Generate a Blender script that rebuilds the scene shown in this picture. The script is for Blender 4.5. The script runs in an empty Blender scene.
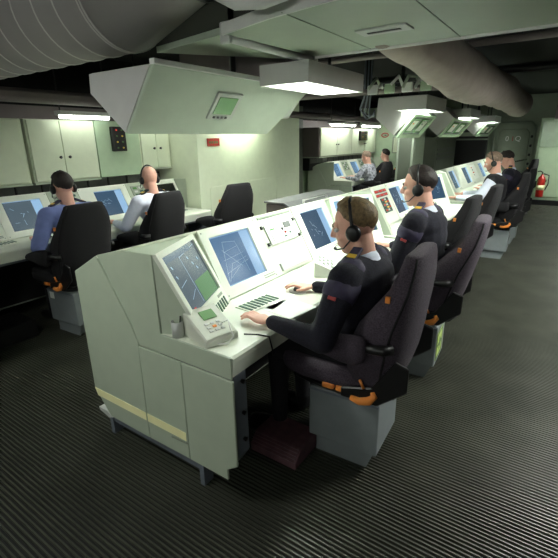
import bpy, bmesh, math, random
from mathutils import Vector, Matrix, noise
random.seed(7)
S = bpy.context.scene
COL = S.collection
# ------------------------------------------------------------------ camera
CAM_H = 1.65
yaw, pitch, roll = 0.60126435, 0.32039717, -0.01576283
def _rot(y, p, r):
    Ry = Matrix(((math.cos(y), 0, math.sin(y)), (0, 1, 0), (-math.sin(y), 0, math.cos(y))))
    Rx = Matrix(((1, 0, 0), (0, math.cos(p), -math.sin(p)), (0, math.sin(p), math.cos(p))))
    Rz = Matrix(((math.cos(r), -math.sin(r), 0), (math.sin(r), math.cos(r), 0), (0, 0, 1)))
    return Rz @ Rx @ Ry
M_ = _rot(yaw, pitch, roll)
ax = [Vector((M_[i][0], M_[i][2], -M_[i][1])) for i in range(3)]   # camera right, down, forward in world
cam_d = bpy.data.cameras.new('camera')
cam = bpy.data.objects.new('camera', cam_d); COL.objects.link(cam)
right, down, fwd = ax
cam.matrix_world = Matrix(((right.x, -down.x, -fwd.x, 0), (right.y, -down.y, -fwd.y, 0), (right.z, -down.z, -fwd.z, CAM_H), (0, 0, 0, 1)))
cam_d.sensor_width = 36; cam_d.sensor_fit = 'HORIZONTAL'
cam_d.lens = 36 * 419.836 / 558
cam_d.clip_start = 0.02
S.camera = cam
# ------------------------------------------------------------------ world, exposure
w = bpy.data.worlds.new('world'); S.world = w; w.use_nodes = True
bg = w.node_tree.nodes['Background']; bg.inputs[0].default_value = (0.58, 0.62, 0.56, 1); bg.inputs[1].default_value = 0.05
S.view_settings.view_transform = 'Standard'; S.view_settings.look = 'None'
S.view_settings.exposure = 0.0; S.view_settings.gamma = 1.0
S.view_settings.use_curve_mapping = False
LIGHT = 50.0          # emission of the fluorescent diffusers

# ------------------------------------------------------------------ materials
def srgb(r, g, b):
    f = lambda c: ((c/255+0.055)/1.055)**2.4 if c/255 > 0.04045 else c/255/12.92
    return (f(r), f(g), f(b), 1)
MATS = {}
def mat(name, col, rough=0.5, metal=0.0, vary=0.06, scale=12.0, bump=0.0, bscale=200.0, emit=None, estr=0.0, spec=0.5, coat=0.0, sheen=0.0):
    m = bpy.data.materials.new(name); m.use_nodes = True
    nt = m.node_tree; b = nt.nodes['Principled BSDF']
    c = srgb(*col)
    b.inputs['Roughness'].default_value = rough; b.inputs['Metallic'].default_value = metal
    b.inputs['Specular IOR Level'].default_value = spec
    b.inputs['Coat Weight'].default_value = coat
    b.inputs['Sheen Weight'].default_value = sheen
    tc = nt.nodes.new('ShaderNodeTexCoord')
    n = nt.nodes.new('ShaderNodeTexNoise'); n.inputs['Scale'].default_value = scale; n.inputs['Detail'].default_value = 4
    nt.links.new(tc.outputs['Object'], n.inputs['Vector'])
    r = nt.nodes.new('ShaderNodeValToRGB')
    r.color_ramp.elements[0].position = 0.3; r.color_ramp.elements[1].position = 0.7
    r.color_ramp.elements[0].color = tuple(x*(1-vary) for x in c[:3])+(1,)
    r.color_ramp.elements[1].color = tuple(min(1, x*(1+vary)) for x in c[:3])+(1,)
    nt.links.new(n.outputs['Fac'], r.inputs['Fac']); nt.links.new(r.outputs['Color'], b.inputs['Base Color'])
    if bump > 0:
        n2 = nt.nodes.new('ShaderNodeTexNoise'); n2.inputs['Scale'].default_value = bscale
        nt.links.new(tc.outputs['Object'], n2.inputs['Vector'])
        bp = nt.nodes.new('ShaderNodeBump'); bp.inputs['Strength'].default_value = bump; bp.inputs['Distance'].default_value = 0.004
        nt.links.new(n2.outputs['Fac'], bp.inputs['Height']); nt.links.new(bp.outputs['Normal'], b.inputs['Normal'])
    if emit:
        b.inputs['Emission Color'].default_value = srgb(*emit); b.inputs['Emission Strength'].default_value = estr
    MATS[name] = m
    return m
mat('sage', (176, 186, 166), 0.42, bump=0.02, bscale=300, vary=0.03)
mat('sage_dark', (140, 150, 134), 0.45, vary=0.04)
mat('cream', (226, 230, 214), 0.4, vary=0.02)
mat('worktop', (224, 228, 212), 0.38, vary=0.03)
mat('bezel', (226, 230, 216), 0.4, vary=0.02)
mat('panel_grey', (196, 198, 194), 0.45, vary=0.04)
mat('housing', (196, 206, 192), 0.5, vary=0.03)
mat('housing_side', (188, 186, 184), 0.5, vary=0.03)
mat('stripe_yellow', (250, 244, 190), 0.45, vary=0.04)
mat('steel_blue', (130, 136, 138), 0.4, vary=0.05, bump=0.02)
mat('rail_grey', (112, 118, 128), 0.45, vary=0.08)
mat('black_plastic', (14, 13, 15), 0.4, vary=0.1)
mat('black_metal', (22, 21, 22), 0.35, vary=0.15)
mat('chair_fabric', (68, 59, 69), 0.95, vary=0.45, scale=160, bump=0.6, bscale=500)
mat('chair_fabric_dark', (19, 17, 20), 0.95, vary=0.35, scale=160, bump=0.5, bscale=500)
mat('orange', (240, 146, 66), 0.4, vary=0.05)
mat('rubber', (66, 67, 58), 0.42, vary=0.25, scale=3, bump=0.05, bscale=120)
mat('rubber_base', (8, 8, 8), 0.7, vary=0.2, scale=4)
mat('maroon_rubber', (104, 74, 80), 0.5, vary=0.25, scale=20, bump=0.2, bscale=90)
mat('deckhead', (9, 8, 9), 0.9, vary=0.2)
mat('duct_grey', (168, 163, 160), 0.55, vary=0.06, scale=4)
mat('duct_seam', (216, 214, 208), 0.4, vary=0.03)
mat('duct_brown', (122, 112, 110), 0.65, vary=0.06, scale=3)
mat('cloth_duct', (168, 156, 148), 0.9, vary=0.08, scale=9, bump=0.4, bscale=60)
mat('white_paint', (224, 224, 220), 0.4, vary=0.03)
mat('ceil_panel', (168, 180, 162), 0.42, vary=0.07, scale=2.2)
mat('wall_cream', (214, 222, 196), 0.5, vary=0.03)
mat('wall_green', (170, 190, 160), 0.5, vary=0.04)
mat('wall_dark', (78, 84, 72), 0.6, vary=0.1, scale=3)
mat('door_grey', (126, 136, 118), 0.45, vary=0.05)
mat('bulkhead', (140, 150, 132), 0.5, vary=0.06, scale=4)
mat('backsplash', (104, 106, 104), 0.6, vary=0.12)
mat('red_sign', (150, 30, 26), 0.4, vary=0.1, scale=60)
mat('extinguisher_red', (186, 40, 30), 0.3, vary=0.04, coat=0.4)
mat('chrome', (190, 192, 190), 0.25, metal=1.0, vary=0.02)
mat('paper', (244, 246, 238), 0.7, vary=0.01)
mat('phone_body', (196, 198, 184), 0.42, vary=0.03)
mat('skin', (226, 172, 152), 0.5, vary=0.05, scale=30, bump=0.05, bscale=300)
mat('skin_tan', (206, 150, 122), 0.5, vary=0.05, scale=30)
mat('hair_brown', (120, 98, 66), 0.6, vary=0.5, scale=60, bump=0.8, bscale=160)
mat('hair_dark', (38, 28, 24), 0.6, vary=0.5, scale=60, bump=0.8, bscale=160)
mat('hair_grey', (130, 108, 92), 0.6, vary=0.4, scale=60, bump=0.6, bscale=160)
mat('navy_wool', (22, 20, 33), 0.95, vary=0.4, scale=120, bump=0.5, bscale=350)
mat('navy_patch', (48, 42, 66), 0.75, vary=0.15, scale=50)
mat('black_cloth', (16, 15, 20), 0.9, vary=0.2, scale=50)
mat('blue_shirt', (112, 126, 178), 0.85, vary=0.12, scale=14, bump=0.3, bscale=30)
mat('white_shirt', (226, 230, 244), 0.85, vary=0.06, scale=14, bump=0.3, bscale=30)
mat('camo', (150, 152, 160), 0.85, vary=0.8, scale=22)
mat('gold', (220, 180, 70), 0.4, vary=0.05)
mat('eye_white', (230, 228, 222), 0.2, vary=0.0)
mat('scr_blue', (8, 14, 22), 0.2, emit=(88, 124, 160), estr=0.9)
mat('scr_navy', (8, 12, 18), 0.2, emit=(62, 88, 112), estr=0.9)
mat('scr_grey', (8, 12, 14), 0.2, emit=(86, 102, 112), estr=0.9)
mat('scr_black', (10, 11, 14), 0.15)
mat('scr_light', (10, 16, 20), 0.2, emit=(150, 188, 222), estr=1.0)
mat('scr_line', (10, 16, 20), 0.3, emit=(150, 186, 210), estr=0.9)
mat('scr_green', (10, 20, 12), 0.25, emit=(96, 142, 92), estr=0.9)
mat('scr_red', (30, 5, 5), 0.25, emit=(208, 70, 60), estr=0.9)
mat('lcd_green', (96, 140, 86), 0.25, vary=0.03)
mat('key_green', (40, 78, 62), 0.4, vary=0.1)
mat('lum_sign', (196, 214, 120), 0.45, vary=0.05)
mat('lum_dark', (70, 104, 60), 0.45, vary=0.1)
mat('tube_glow', (240, 250, 235), 0.4, emit=(238, 251, 238), estr=LIGHT*1.5)
mat('tube_dim', (240, 250, 235), 0.4, emit=(244, 250, 242), estr=LIGHT)
mat('tube_near', (240, 250, 235), 0.4, emit=(244, 250, 242), estr=LIGHT*0.62)
mat('tube_wall', (240, 250, 235), 0.4, emit=(244, 250, 242), estr=LIGHT*0.30)
mat('tube_aisle', (240, 250, 235), 0.4, emit=(244, 250, 242), estr=LIGHT*1.7)
mat('tube_strip', (240, 250, 235), 0.4, emit=(240, 252, 232), estr=LIGHT*2.2)
mat('glass_panel', (150, 168, 144), 0.15, vary=0.05)

# ------------------------------------------------------------------ mesh helpers
def link(o, parent=None):
    COL.objects.link(o)
    if parent is not None: o.parent = parent
    return o
def thing(name, label, cat, loc=(0, 0, 0), rz=0.0, group=None):
    o = bpy.data.objects.new(name, None); link(o)
    o.empty_display_size = 0.1
    o.location = loc; o.rotation_euler = (0, 0, rz)
    o['label'] = label; o['category'] = cat
    if group: o['group'] = group
    return o
def tag(o, label, cat, group=None):
    o['label'] = label; o['category'] = cat
    if group: o['group'] = group
    return o
class MB:
    def __init__(s): s.v = []; s.f = []
    def add(s, vs, fs):
        k = len(s.v); s.v += [Vector(p) for p in vs]; s.f += [[i+k for i in f] for f in fs]; return s
    def box(s, x0, x1, y0, y1, z0, z1):
        return s.add([(x0, y0, z0), (x1, y0, z0), (x1, y1, z0), (x0, y1, z0), (x0, y0, z1), (x1, y0, z1), (x1, y1, z1), (x0, y1, z1)],
              [(0, 3, 2, 1), (4, 5, 6, 7), (0, 1, 5, 4), (1, 2, 6, 5), (2, 3, 7, 6), (3, 0, 4, 7)])
    def obox(s, F, u0, u1, v0, v1, n0, n1):
        o, u, v, n = F
        P = lambda a, b, c: o+u*a+v*b+n*c
        return s.add([P(u0, v0, n0), P(u1, v0, n0), P(u1, v1, n0), P(u0, v1, n0), P(u0, v0, n1), P(u1, v0, n1), P(u1, v1, n1), P(u0, v1, n1)],
              [(0, 3, 2, 1), (4, 5, 6, 7), (0, 1, 5, 4), (1, 2, 6, 5), (2, 3, 7, 6), (3, 0, 4, 7)])
    def oframe(s, F, u0, u1, v0, v1, a0, a1, b0, b1, n0, n1, lip=0.004):
        """plate with a window: outer u0..u1,v0..v1, window a0..a1,b0..b1, bevelled lip"""
        o, u, v, n = F
        P = lambda a, b, c: o+u*a+v*b+n*c
        out = [(u0, v0), (u1, v0), (u1, v1), (u0, v1)]; inn = [(a0, b0), (a1, b0), (a1, b1), (a0, b1)]
        inl = [(a0+lip, b0+lip), (a1-lip, b0+lip), (a1-lip, b1-lip), (a0+lip, b1-lip)]
        vs = [P(a, b, n0) for a, b in out]+[P(a, b, n1) for a, b in out]+[P(a, b, n1) for a, b in inn]+[P(a, b, n0) for a, b in inl]
        fs = []
        for i in range(4):
            j = (i+1) % 4
            fs += [(i, j, 4+j, 4+i), (4+i, 4+j, 8+j, 8+i), (8+i, 8+j, 12+j, 12+i), (12+i, 12+j, j, i)]
        return s.add(vs, fs)
    def prism(s, pts, axis, a, b):
        """pts 2-d polygon; axis 'y': pts=(x,z); 'x': (y,z); 'z': (x,y)"""
        def P(p, t):
            return {'y': (p[0], t, p[1]), 'x': (t, p[0], p[1]), 'z': (p[0], p[1], t)}[axis]
        n = len(pts)
        vs = [P(p, a) for p in pts]+[P(p, b) for p in pts]
        fs = [tuple(range(n)), tuple(range(2*n-1, n-1, -1))]+[(i, n+i, n+(i+1) % n, (i+1) % n) for i in range(n)]
        return s.add(vs, fs)
    def tube(s, path, r, seg=10, cap=True):
        path = [Vector(p) for p in path]
        rs = r if isinstance(r, (list, tuple)) else [r]*len(path)
        rings = []
        t0 = (path[1]-path[0]).normalized()
        ref = Vector((0, 0, 1)) if abs(t0.z) < 0.9 else Vector((1, 0, 0))
        e1 = t0.cross(ref).normalized()
        for i, p in enumerate(path):
            if i == 0: t = (path[1]-path[0])
            elif i == len(path)-1: t = (path[-1]-path[-2])
            else: t = (path[i+1]-path[i]).normalized()+(path[i]-path[i-1]).normalized()
            t.normalize()
            e1 = (e1-t*e1.dot(t)).normalized(); e2 = t.cross(e1)
            rings.append([p+(e1*math.cos(2*math.pi*k/seg)+e2*math.sin(2*math.pi*k/seg))*rs[i] for k in range(seg)])
        return s.loft(rings, cap)
    def loft(s, rings, cap=True, closed=True):
        seg = len(rings[0]); k = len(s.v)
        for R_ in rings: s.v += [Vector(p) for p in R_]
        for i in range(len(rings)-1):
            for j in range(seg if closed else seg-1):
                j2 = (j+1) % seg
                s.f.append([k+i*seg+j, k+i*seg+j2, k+(i+1)*seg+j2, k+(i+1)*seg+j])
        if cap:
            s.f.append([k+j for j in range(seg)][::-1]); s.f.append([k+(len(rings)-1)*seg+j for j in range(seg)])
        return s
    def ell(s, c, rad, frame=None, nu=16, nv=10):
        c = Vector(c); F = frame or (Vector((1, 0, 0)), Vector((0, 1, 0)), Vector((0, 0, 1)))
        rings = []
        for i in range(1, nv):
            th = math.pi*i/nv
            rings.append([c+F[0]*rad[0]*math.sin(th)*math.cos(2*math.pi*j/nu)+F[1]*rad[1]*math.sin(th)*math.sin(2*math.pi*j/nu)-F[2]*rad[2]*math.cos(th) for j in range(nu)])
        k = len(s.v); s.loft(rings, cap=False)
        b = len(s.v); s.v += [c-F[2]*rad[2], c+F[2]*rad[2]]
        for j in range(nu):
            j2 = (j+1) % nu
            s.f.append([b, k+j2, k+j]); s.f.append([b+1, k+(nv-2)*nu+j, k+(nv-2)*nu+j2])
        return s
    def caps(s, a, b, ra, rb, seg=12):
        """tapered capsule"""
        a = Vector(a); b = Vector(b); d = (b-a); L = d.length; d = d/L if L > 1e-6 else Vector((0, 0, 1))
        ref = Vector((0, 0, 1)) if abs(d.z) < 0.9 else Vector((1, 0, 0))
        e1 = d.cross(ref).normalized(); e2 = d.cross(e1)
        rings = []
        for q in (-80, -50, -20, 0): 
            th = math.radians(q); c = a+d*ra*math.sin(th); r = ra*math.cos(th)
            rings.append([c+(e1*math.cos(2*math.pi*k/seg)+e2*math.sin(2*math.pi*k/seg))*r for k in range(seg)])
        for q in (0, 20, 50, 80):
            th = math.radians(q); c = b+d*rb*math.sin(th); r = rb*math.cos(th)
            rings.append([c+(e1*math.cos(2*math.pi*k/seg)+e2*math.sin(2*math.pi*k/seg))*r for k in range(seg)])
        return s.loft(rings)
    def mesh(s, name, smooth=False, bevel=0.0, segs=1):
        me = bpy.data.meshes.new(name)
        me.from_pydata([tuple(p) for p in s.v], [], s.f)
        bm = bmesh.new(); bm.from_mesh(me)
        bmesh.ops.recalc_face_normals(bm, faces=bm.faces)
        if bevel > 0:
            es = [e for e in bm.edges if len(e.link_faces) == 2 and e.calc_face_angle(0) > 0.5]
            bmesh.ops.bevel(bm, geom=es, offset=bevel, segments=segs, affect='EDGES', profile=0.5, clamp_overlap=True)
        bm.to_mesh(me); bm.free()
        if smooth:
            me.polygons.foreach_set('use_smooth', [True]*len(me.polygons))
        return me
    def build(s, name, m, parent=None, smooth=False, bevel=0.0, segs=1, world=False):
        if world and parent is not None:
            inv = (Matrix.Translation(parent.location) @ parent.rotation_euler.to_matrix().to_4x4()).inverted()
            s.v = [inv @ p for p in s.v]
        me = s.mesh(name, smooth, bevel, segs)
        me.materials.append(MATS[m])
        o = bpy.data.objects.new(name, me); link(o, parent)
        return o
def structure(o): o['kind'] = 'structure'; return o
def copy_tree(o, parent=None):
    c = o.copy(); COL.objects.link(c)
    if parent is not None: c.parent = parent
    for ch in list(o.children): copy_tree(ch, c)
    return c
def remesh(mb, voxel, smooth=4):
    me = bpy.data.meshes.new('tmp'); me.from_pydata([tuple(p) for p in mb.v], [], mb.f)
    bm = bmesh.new(); bm.from_mesh(me); bmesh.ops.recalc_face_normals(bm, faces=bm.faces); bm.to_mesh(me); bm.free()
    o = bpy.data.objects.new('tmp', me); COL.objects.link(o)
    r = o.modifiers.new('r', 'REMESH'); r.mode = 'VOXEL'; r.voxel_size = voxel
    sm = o.modifiers.new('s', 'SMOOTH'); sm.factor = 0.5; sm.iterations = smooth
    dg = bpy.context.evaluated_depsgraph_get()
    res = bpy.data.meshes.new_from_object(o.evaluated_get(dg))
    bpy.data.objects.remove(o); bpy.data.meshes.remove(me)
    res.polygons.foreach_set('use_smooth', [True]*len(res.polygons))
    return res
def sup(cx, cy, hx, hy, z, n=24, e=3.0):
    """superellipse ring in the xy plane"""
    R_ = []
    for k in range(n):
        t = 2*math.pi*k/n; c, s_ = math.cos(t), math.sin(t)
        R_.append((cx+hx*math.copysign(abs(c)**(2/e), c), cy+hy*math.copysign(abs(s_)**(2/e), s_), z))
    return R_
def text_mesh(txt, size):
    cu = bpy.data.curves.new('t', 'FONT'); cu.body = txt; cu.size = size; cu.extrude = 0.001; cu.align_x = 'CENTER'; cu.align_y = 'CENTER'
    o = bpy.data.objects.new('t', cu); COL.objects.link(o)
    dg = bpy.context.evaluated_depsgraph_get()
    me = bpy.data.meshes.new_from_object(o.evaluated_get(dg)); bpy.data.objects.remove(o)
    return me

# ================================================================== SETTING
def wall(name, m, x0, x1, y0, y1, z0, z1): return structure(MB().box(x0, x1, y0, y1, z0, z1).build(name, m))
floor = wall('floor', 'rubber_base', -5.0, 2.6, -2.6, 13.0, -0.08, -0.012)
rib = MB(); y = -2.4; PITCH = 0.0215
while y < 12.8:
    rib.prism([(y, -0.014), (y+0.0115, -0.014), (y+0.0090, 0.0), (y+0.0025, 0.0)], 'x', -4.95, 2.4); y += PITCH
rb = rib.build('floor_ribs', 'rubber', floor); rb['kind'] = 'stuff'
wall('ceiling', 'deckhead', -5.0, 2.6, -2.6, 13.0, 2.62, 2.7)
wall('wall_left', 'wall_green', -5.05, -4.95, -2.6, 13.0, 0, 1.88)
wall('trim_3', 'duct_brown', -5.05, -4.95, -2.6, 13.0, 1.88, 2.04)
wall('wall_left_shaded', 'deckhead', -5.05, -4.95, -2.6, 13.0, 2.04, 2.62)  # near-black colour stands in for the shadow above the wall duct
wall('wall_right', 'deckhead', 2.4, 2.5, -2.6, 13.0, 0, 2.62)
wall('wall_near', 'wall_dark', -5.0, 2.6, -2.7, -2.6, 0, 2.62)
wf = wall('wall_far', 'bulkhead', -5.0, 2.6, 12.85, 12.95, 0, 2.62)
# locker block between the two left-hand bays
wp = wall('wall_partition', 'wall_cream', -4.95, -3.98, 4.02, 6.48, 0, 2.3)
def round_panel(y0, y1, z0, z1, x, r=0.05, th=0.008):
    pts = [(y0, z0), (y1, z0)]
    for c, a0 in (((y1-r, z1-r), 0), ((y0+r, z1-r), 90)):
        pts += [(c[0]+r*math.cos(math.radians(a0+t)), c[1]+r*math.sin(math.radians(a0+t))) for t in range(0, 91, 15)]
    return MB().prism(pts, 'x', x, x+th)
for (a, b, z1) in ((4.2, 5.0, 1.06), (5.04, 5.66, 1.08), (5.76, 6.36, 1.10)):
    round_panel(a, b, 0.25, z1, -3.98).build('locker_panel', 'wall_cream', wp, bevel=0.003)
sgn = MB().box(-3.978, -3.966, 4.2, 4.43, 1.585, 1.68).build('warning_sign', 'red_sign'); tag(sgn, 'small dark red sign plate high on the cream partition', 'sign')
for i in range(4): MB().box(-3.967, -3.964, 4.23+i*0.045, 4.26+i*0.045, 1.615, 1.645).build('lettering_block', 'lum_dark', sgn)
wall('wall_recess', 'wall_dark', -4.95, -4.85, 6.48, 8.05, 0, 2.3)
wb_ = wall('wall_bay', 'wall_green', -4.95, -3.3, 11.2, 11.3, 0, 2.4)
# white board on the bay wall
bd = thing('notice_board', 'pale blank notice board on the green end wall of the far bay', 'board', (-3.7, 11.19, 1.28))
MB().box(-4.0, -3.42, 11.175, 11.2, 1.28, 1.67).build('board_sheet', 'wall_cream', bd, world=True, bevel=0.004)
MB().oframe((Vector((-4.01, 11.17, 1.27)), Vector((1, 0, 0)), Vector((0, 0, 1)), Vector((0, -1, 0))), 0, .6, 0, .41, .02, .58, .02, .39, 0, .012).build('board_frame', 'sage_dark', bd, world=True)
# red valve wheel high in the bay
vw = thing('valve_handle', 'small red valve handle on the green end wall beside the notice board', 'valve', (-4.2, 11.2, 1.7))
ring = [(-4.2+0.09*math.cos(t*math.pi/8), 11.1, 1.72+0.05*math.sin(t*math.pi/8)) for t in range(17)]
MB().tube(ring, 0.014, 8, False).build('wheel', 'red_sign', vw, True, world=True)
MB().tube([(-4.2, 11.2, 1.72), (-4.2, 11.1, 1.72)], 0.012, 8).build('stem', 'black_metal', vw, True, world=True)

# far door with dogs and its markings
dr = structure(MB().prism([(-1.76+.08, .18), (-1.05-.08, .18), (-1.05, .3), (-1.05, 1.72), (-1.13, 1.82), (-1.68, 1.82), (-1.76, 1.72), (-1.76, .3)], 'y', 12.80, 12.85).build('door_1', 'door_grey', bevel=0.01))
fr = MB(); outer = [(-1.86, .1), (-.95, .1), (-.95, 1.86), (-1.06, 1.97), (-1.75, 1.97), (-1.86, 1.86)]
fr.tube([(p[0], 12.82, p[1]) for p in outer+[outer[0]]], 0.035, 8, False)
fr.build('door_frame', 'sage_dark', dr, True)
for k in range(6): MB().box(-1.02, -0.97, 12.74, 12.80, .5+k*.22, .56+k*.22).build('dog_clip', 'black_metal', dr, bevel=0.008)
MB().tube([(-1.28, 12.75, 1.02), (-1.02, 12.75, 1.08)], 0.016, 8).build('handle', 'chrome', dr, True)
for txt, px, mm in (('0', -1.55, 'white_paint'), ('1', -1.42, 'red_sign'), ('Q', -1.30, 'white_paint')):
    me = text_mesh(txt, 0.17); me.materials.append(MATS[mm]); o = bpy.data.objects.new('door_marking', me); link(o, dr)
    o.location = (px, 12.796, 1.58); o.rotation_euler = (math.pi/2, 0, 0)
# dark opening and its plate on the far wall
bk = thing('status_board', 'large black status board with a small pale plate on the far wall', 'board', (-2.4, 12.8, 1.0))
MB().box(-3.0, -2.0, 12.7, 12.84, 0.9, 2.05).build('board_face', 'black_plastic', bk, world=True, bevel=0.01)
MB().box(-3.0, -1.98, 12.66, 12.72, 1.56, 1.60).build('rail', 'sage_dark', bk, world=True)
MB().box(-2.72, -2.32, 12.67, 12.70, 1.66, 1.76).build('name_plate', 'sage', bk, world=True, bevel=0.003)
# pale wall locker right of the door
lk = thing('wall_locker', 'tall pale green wall locker at the right end of the far wall', 'locker', (-0.3, 12.8, 0))
MB().box(-0.83, 0.9, 12.45, 12.84, 0.12, 2.05).build('locker_body', 'wall_green', lk, world=True, bevel=0.01)
MB().box(-0.78, 0.05, 12.43, 12.45, 1.38, 1.98).build('upper_door', 'glass_panel', lk, world=True, bevel=0.006)
MB().box(-0.78, 0.05, 12.43, 12.45, 0.2, 1.34).build('lower_door', 'wall_green', lk, world=True, bevel=0.006)
MB().box(-0.83, 0.9, 12.40, 12.44, 0.0, 0.12).build('kick_plate', 'black_metal', lk, world=True)
# fire extinguisher
fx, fy = -0.60, 12.30
fe = thing('fire_extinguisher', 'red fire extinguisher hung on the far wall locker beside the empty chair', 'extinguisher', (fx, fy, 0.20))
prof = [(0.0, .20), (.075, .21), (.085, .24), (.085, .62), (.07, .68), (.03, .72), (.03, .75)]
MB().loft([[(fx+r*math.cos(2*math.pi*k/16), fy+r*math.sin(2*math.pi*k/16), z) for k in range(16)] for r, z in prof[1:]]).build('cylinder_body', 'extinguisher_red', fe, True, world=True)
MB().tube([(fx, fy, .74), (fx, fy, .80), (fx-.06, fy-.02, .83), (fx-.11, fy-.02, .81)], .014, 8).build('lever', 'black_metal', fe, True, world=True)
MB().tube([(fx+.03, fy, .77), (fx+.14, fy-.03, .73), (fx+.15, fy-.04, .53), (fx+.1, fy-.05, .38)], .014, 8).build('hose', 'black_plastic', fe, True, world=True)
MB().loft([[(fx+.087*math.cos(2*math.pi*k/16), fy+.087*math.sin(2*math.pi*k/16), z) for k in range(16)] for z in (.38, .50)]).build('label_band', 'stripe_yellow', fe, True, world=True)
MB().box(fx-.1, fx+.1, fy+.08, 12.44, .56, .62).build('bracket', 'black_metal', fe, world=True)
MB().tube([(fx-.3, 12.35, 0.02), (fx-.3, 12.35, .5), (fx-.22, 12.35, .8)], .05, 10).build('drain_pipe', 'lum_sign', None, True)
tag(bpy.data.objects['drain_pipe'], 'short yellow-green pipe rising from the floor below the red extinguisher', 'pipe')

# equipment racks behind the main row
def rack(x0, x1, y0, y1, h, label, m):
    t = thing('equipment_rack', label, 'rack', ((x0+x1)/2, (y0+y1)/2, 0))
    MB().box(x0, x1, y0, y1, 0.0, h).build('rack_body', m, t, world=True, bevel=0.012)
    MB().box(x1, x1+.012, y0+.06, y1-.06, .12, h-.08).build('rack_door', m, t, world=True, bevel=0.004)
    MB().box(x0+.05, x1-.05, y0-.012, y0, .12, h-.1).build('side_panel', 'wall_dark', t, world=True, bevel=0.004)
    for i in range(3): MB().box(x1+.012, x1+.02, y0+.12, y1-.12, h-.3-i*.1, h-.25-i*.1).build('vent_slot', 'black_plastic', t, world=True)
rack(-3.05, -2.6, 10.0, 11.9, 1.66, 'olive equipment rack under the second hanging display panel', 'wall_dark')
rack(-2.96, -2.62, 8.5, 9.2, 2.25, 'tall narrow grey-green rack post in front of the notice board', 'sage_dark')

# ---- wall cabinets along the left side
def wall_cabinet(y0, y1, z0, z1, doors, label, knob=True, side='wall_cream'):
    t = thing('wall_cabinet', label, 'cabinet', (-4.7, (y0+y1)/2, z0))
    MB().box(-4.95, -4.47, y0, y1, z0, z1).build('cabinet_body', side, t, world=True, bevel=0.004)
    n = len(doors)-1
    for i in range(n):
        d = MB().box(-4.47, -4.448, doors[i]+.004, doors[i+1]-.004, z0+.012, z1-.012).build('door', 'wall_cream', t, world=True, bevel=0.004)
        if knob:
            kx = doors[i+1]-.05 if i % 2 == 0 else doors[i]+.05
            off = t.location
            k = MB().tube([(-4.448-off.x, kx-off.y, z0+.24-off.z), (-4.425-off.x, kx-off.y, z0+.24-off.z)], [.008, .016], 10).build('knob', 'black_metal', d, True)
    MB().box(-4.95, -4.46, y0, y1, z0-.02, z0).build('bottom_rail', 'sage', t, world=True)
    return t
wall_cabinet(.75, 2.165, 1.27, 1.88, (.78, 1.46, 2.14), 'cream wall cabinet above the leftmost console screen', )
wall_cabinet(2.195, 2.935, 1.27, 1.88, (2.205, 2.535, 2.925), 'cream two-door wall cabinet above the blue-shirted operator')
wall_cabinet(3.525, 4.0, 1.33, 1.90, (3.535, 3.77, 3.99), 'cream two-door wall cabinet between the green panel and the partition')
gp = MB().box(-4.95, -4.46, 2.94, 3.52, 1.27, 1.88).build('service_panel', 'wall_green', bevel=0.004); tag(gp, 'plain green service panel between two cream cabinets carrying an indicator box', 'panel')
def indicator(x, y0, y1, z0, z1, label):
    t = thing('indicator_box', label, 'indicator', (x, (y0+y1)/2, z0))
    MB().box(x, x+.05, y0, y1, z0, z1).build('case', 'black_plastic', t, world=True, bevel=0.006)
    for i in range(4):
        for j in range(2):
            m = 'scr_red' if (i == 3 and j == 0) else ('gold' if (i+j) % 2 else 'lum_dark')
            MB().tube([(x+.05, y0+(.3+.4*j)*(y1-y0), z0+(.14+.24*i)*(z1-z0)), (x+.058, y0+(.3+.4*j)*(y1-y0), z0+(.14+.24*i)*(z1-z0))], .010, 10).build('lamp', m, t, True, world=True)
indicator(-4.46, 3.12, 3.30, 1.55, 1.82, 'black indicator box with coloured lamps on the green service panel')
t2 = wall_cabinet(8.06, 11.15, 1.29, 1.88, (8.1, 8.86, 9.62, 10.38, 11.12), 'long cream wall cabinet over the far bay screens', side='duct_brown')
indicator(-4.448, 10.0, 10.45, 1.6, 1.82, 'black indicator box on the long far cabinet')
# grey trunking blocks between consoles and cabinets
for (ya, yb, nm) in ((.75, 4.0, 'left'), (8.1, 11.15, 'bay')):
    tr = structure(MB().box(-4.95, -4.72, ya, yb, 1.0, 1.26).build('trim_1' if nm == 'left' else 'trim_2', 'black_plastic'))
    yy = ya
    while yy < yb-.05:
        e = min(yy+.27, yb); MB().box(-4.72, -4.70, yy+.012, e-.012, 1.15, 1.245).build('panel', 'backsplash', tr, bevel=0.003); yy += .27

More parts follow.
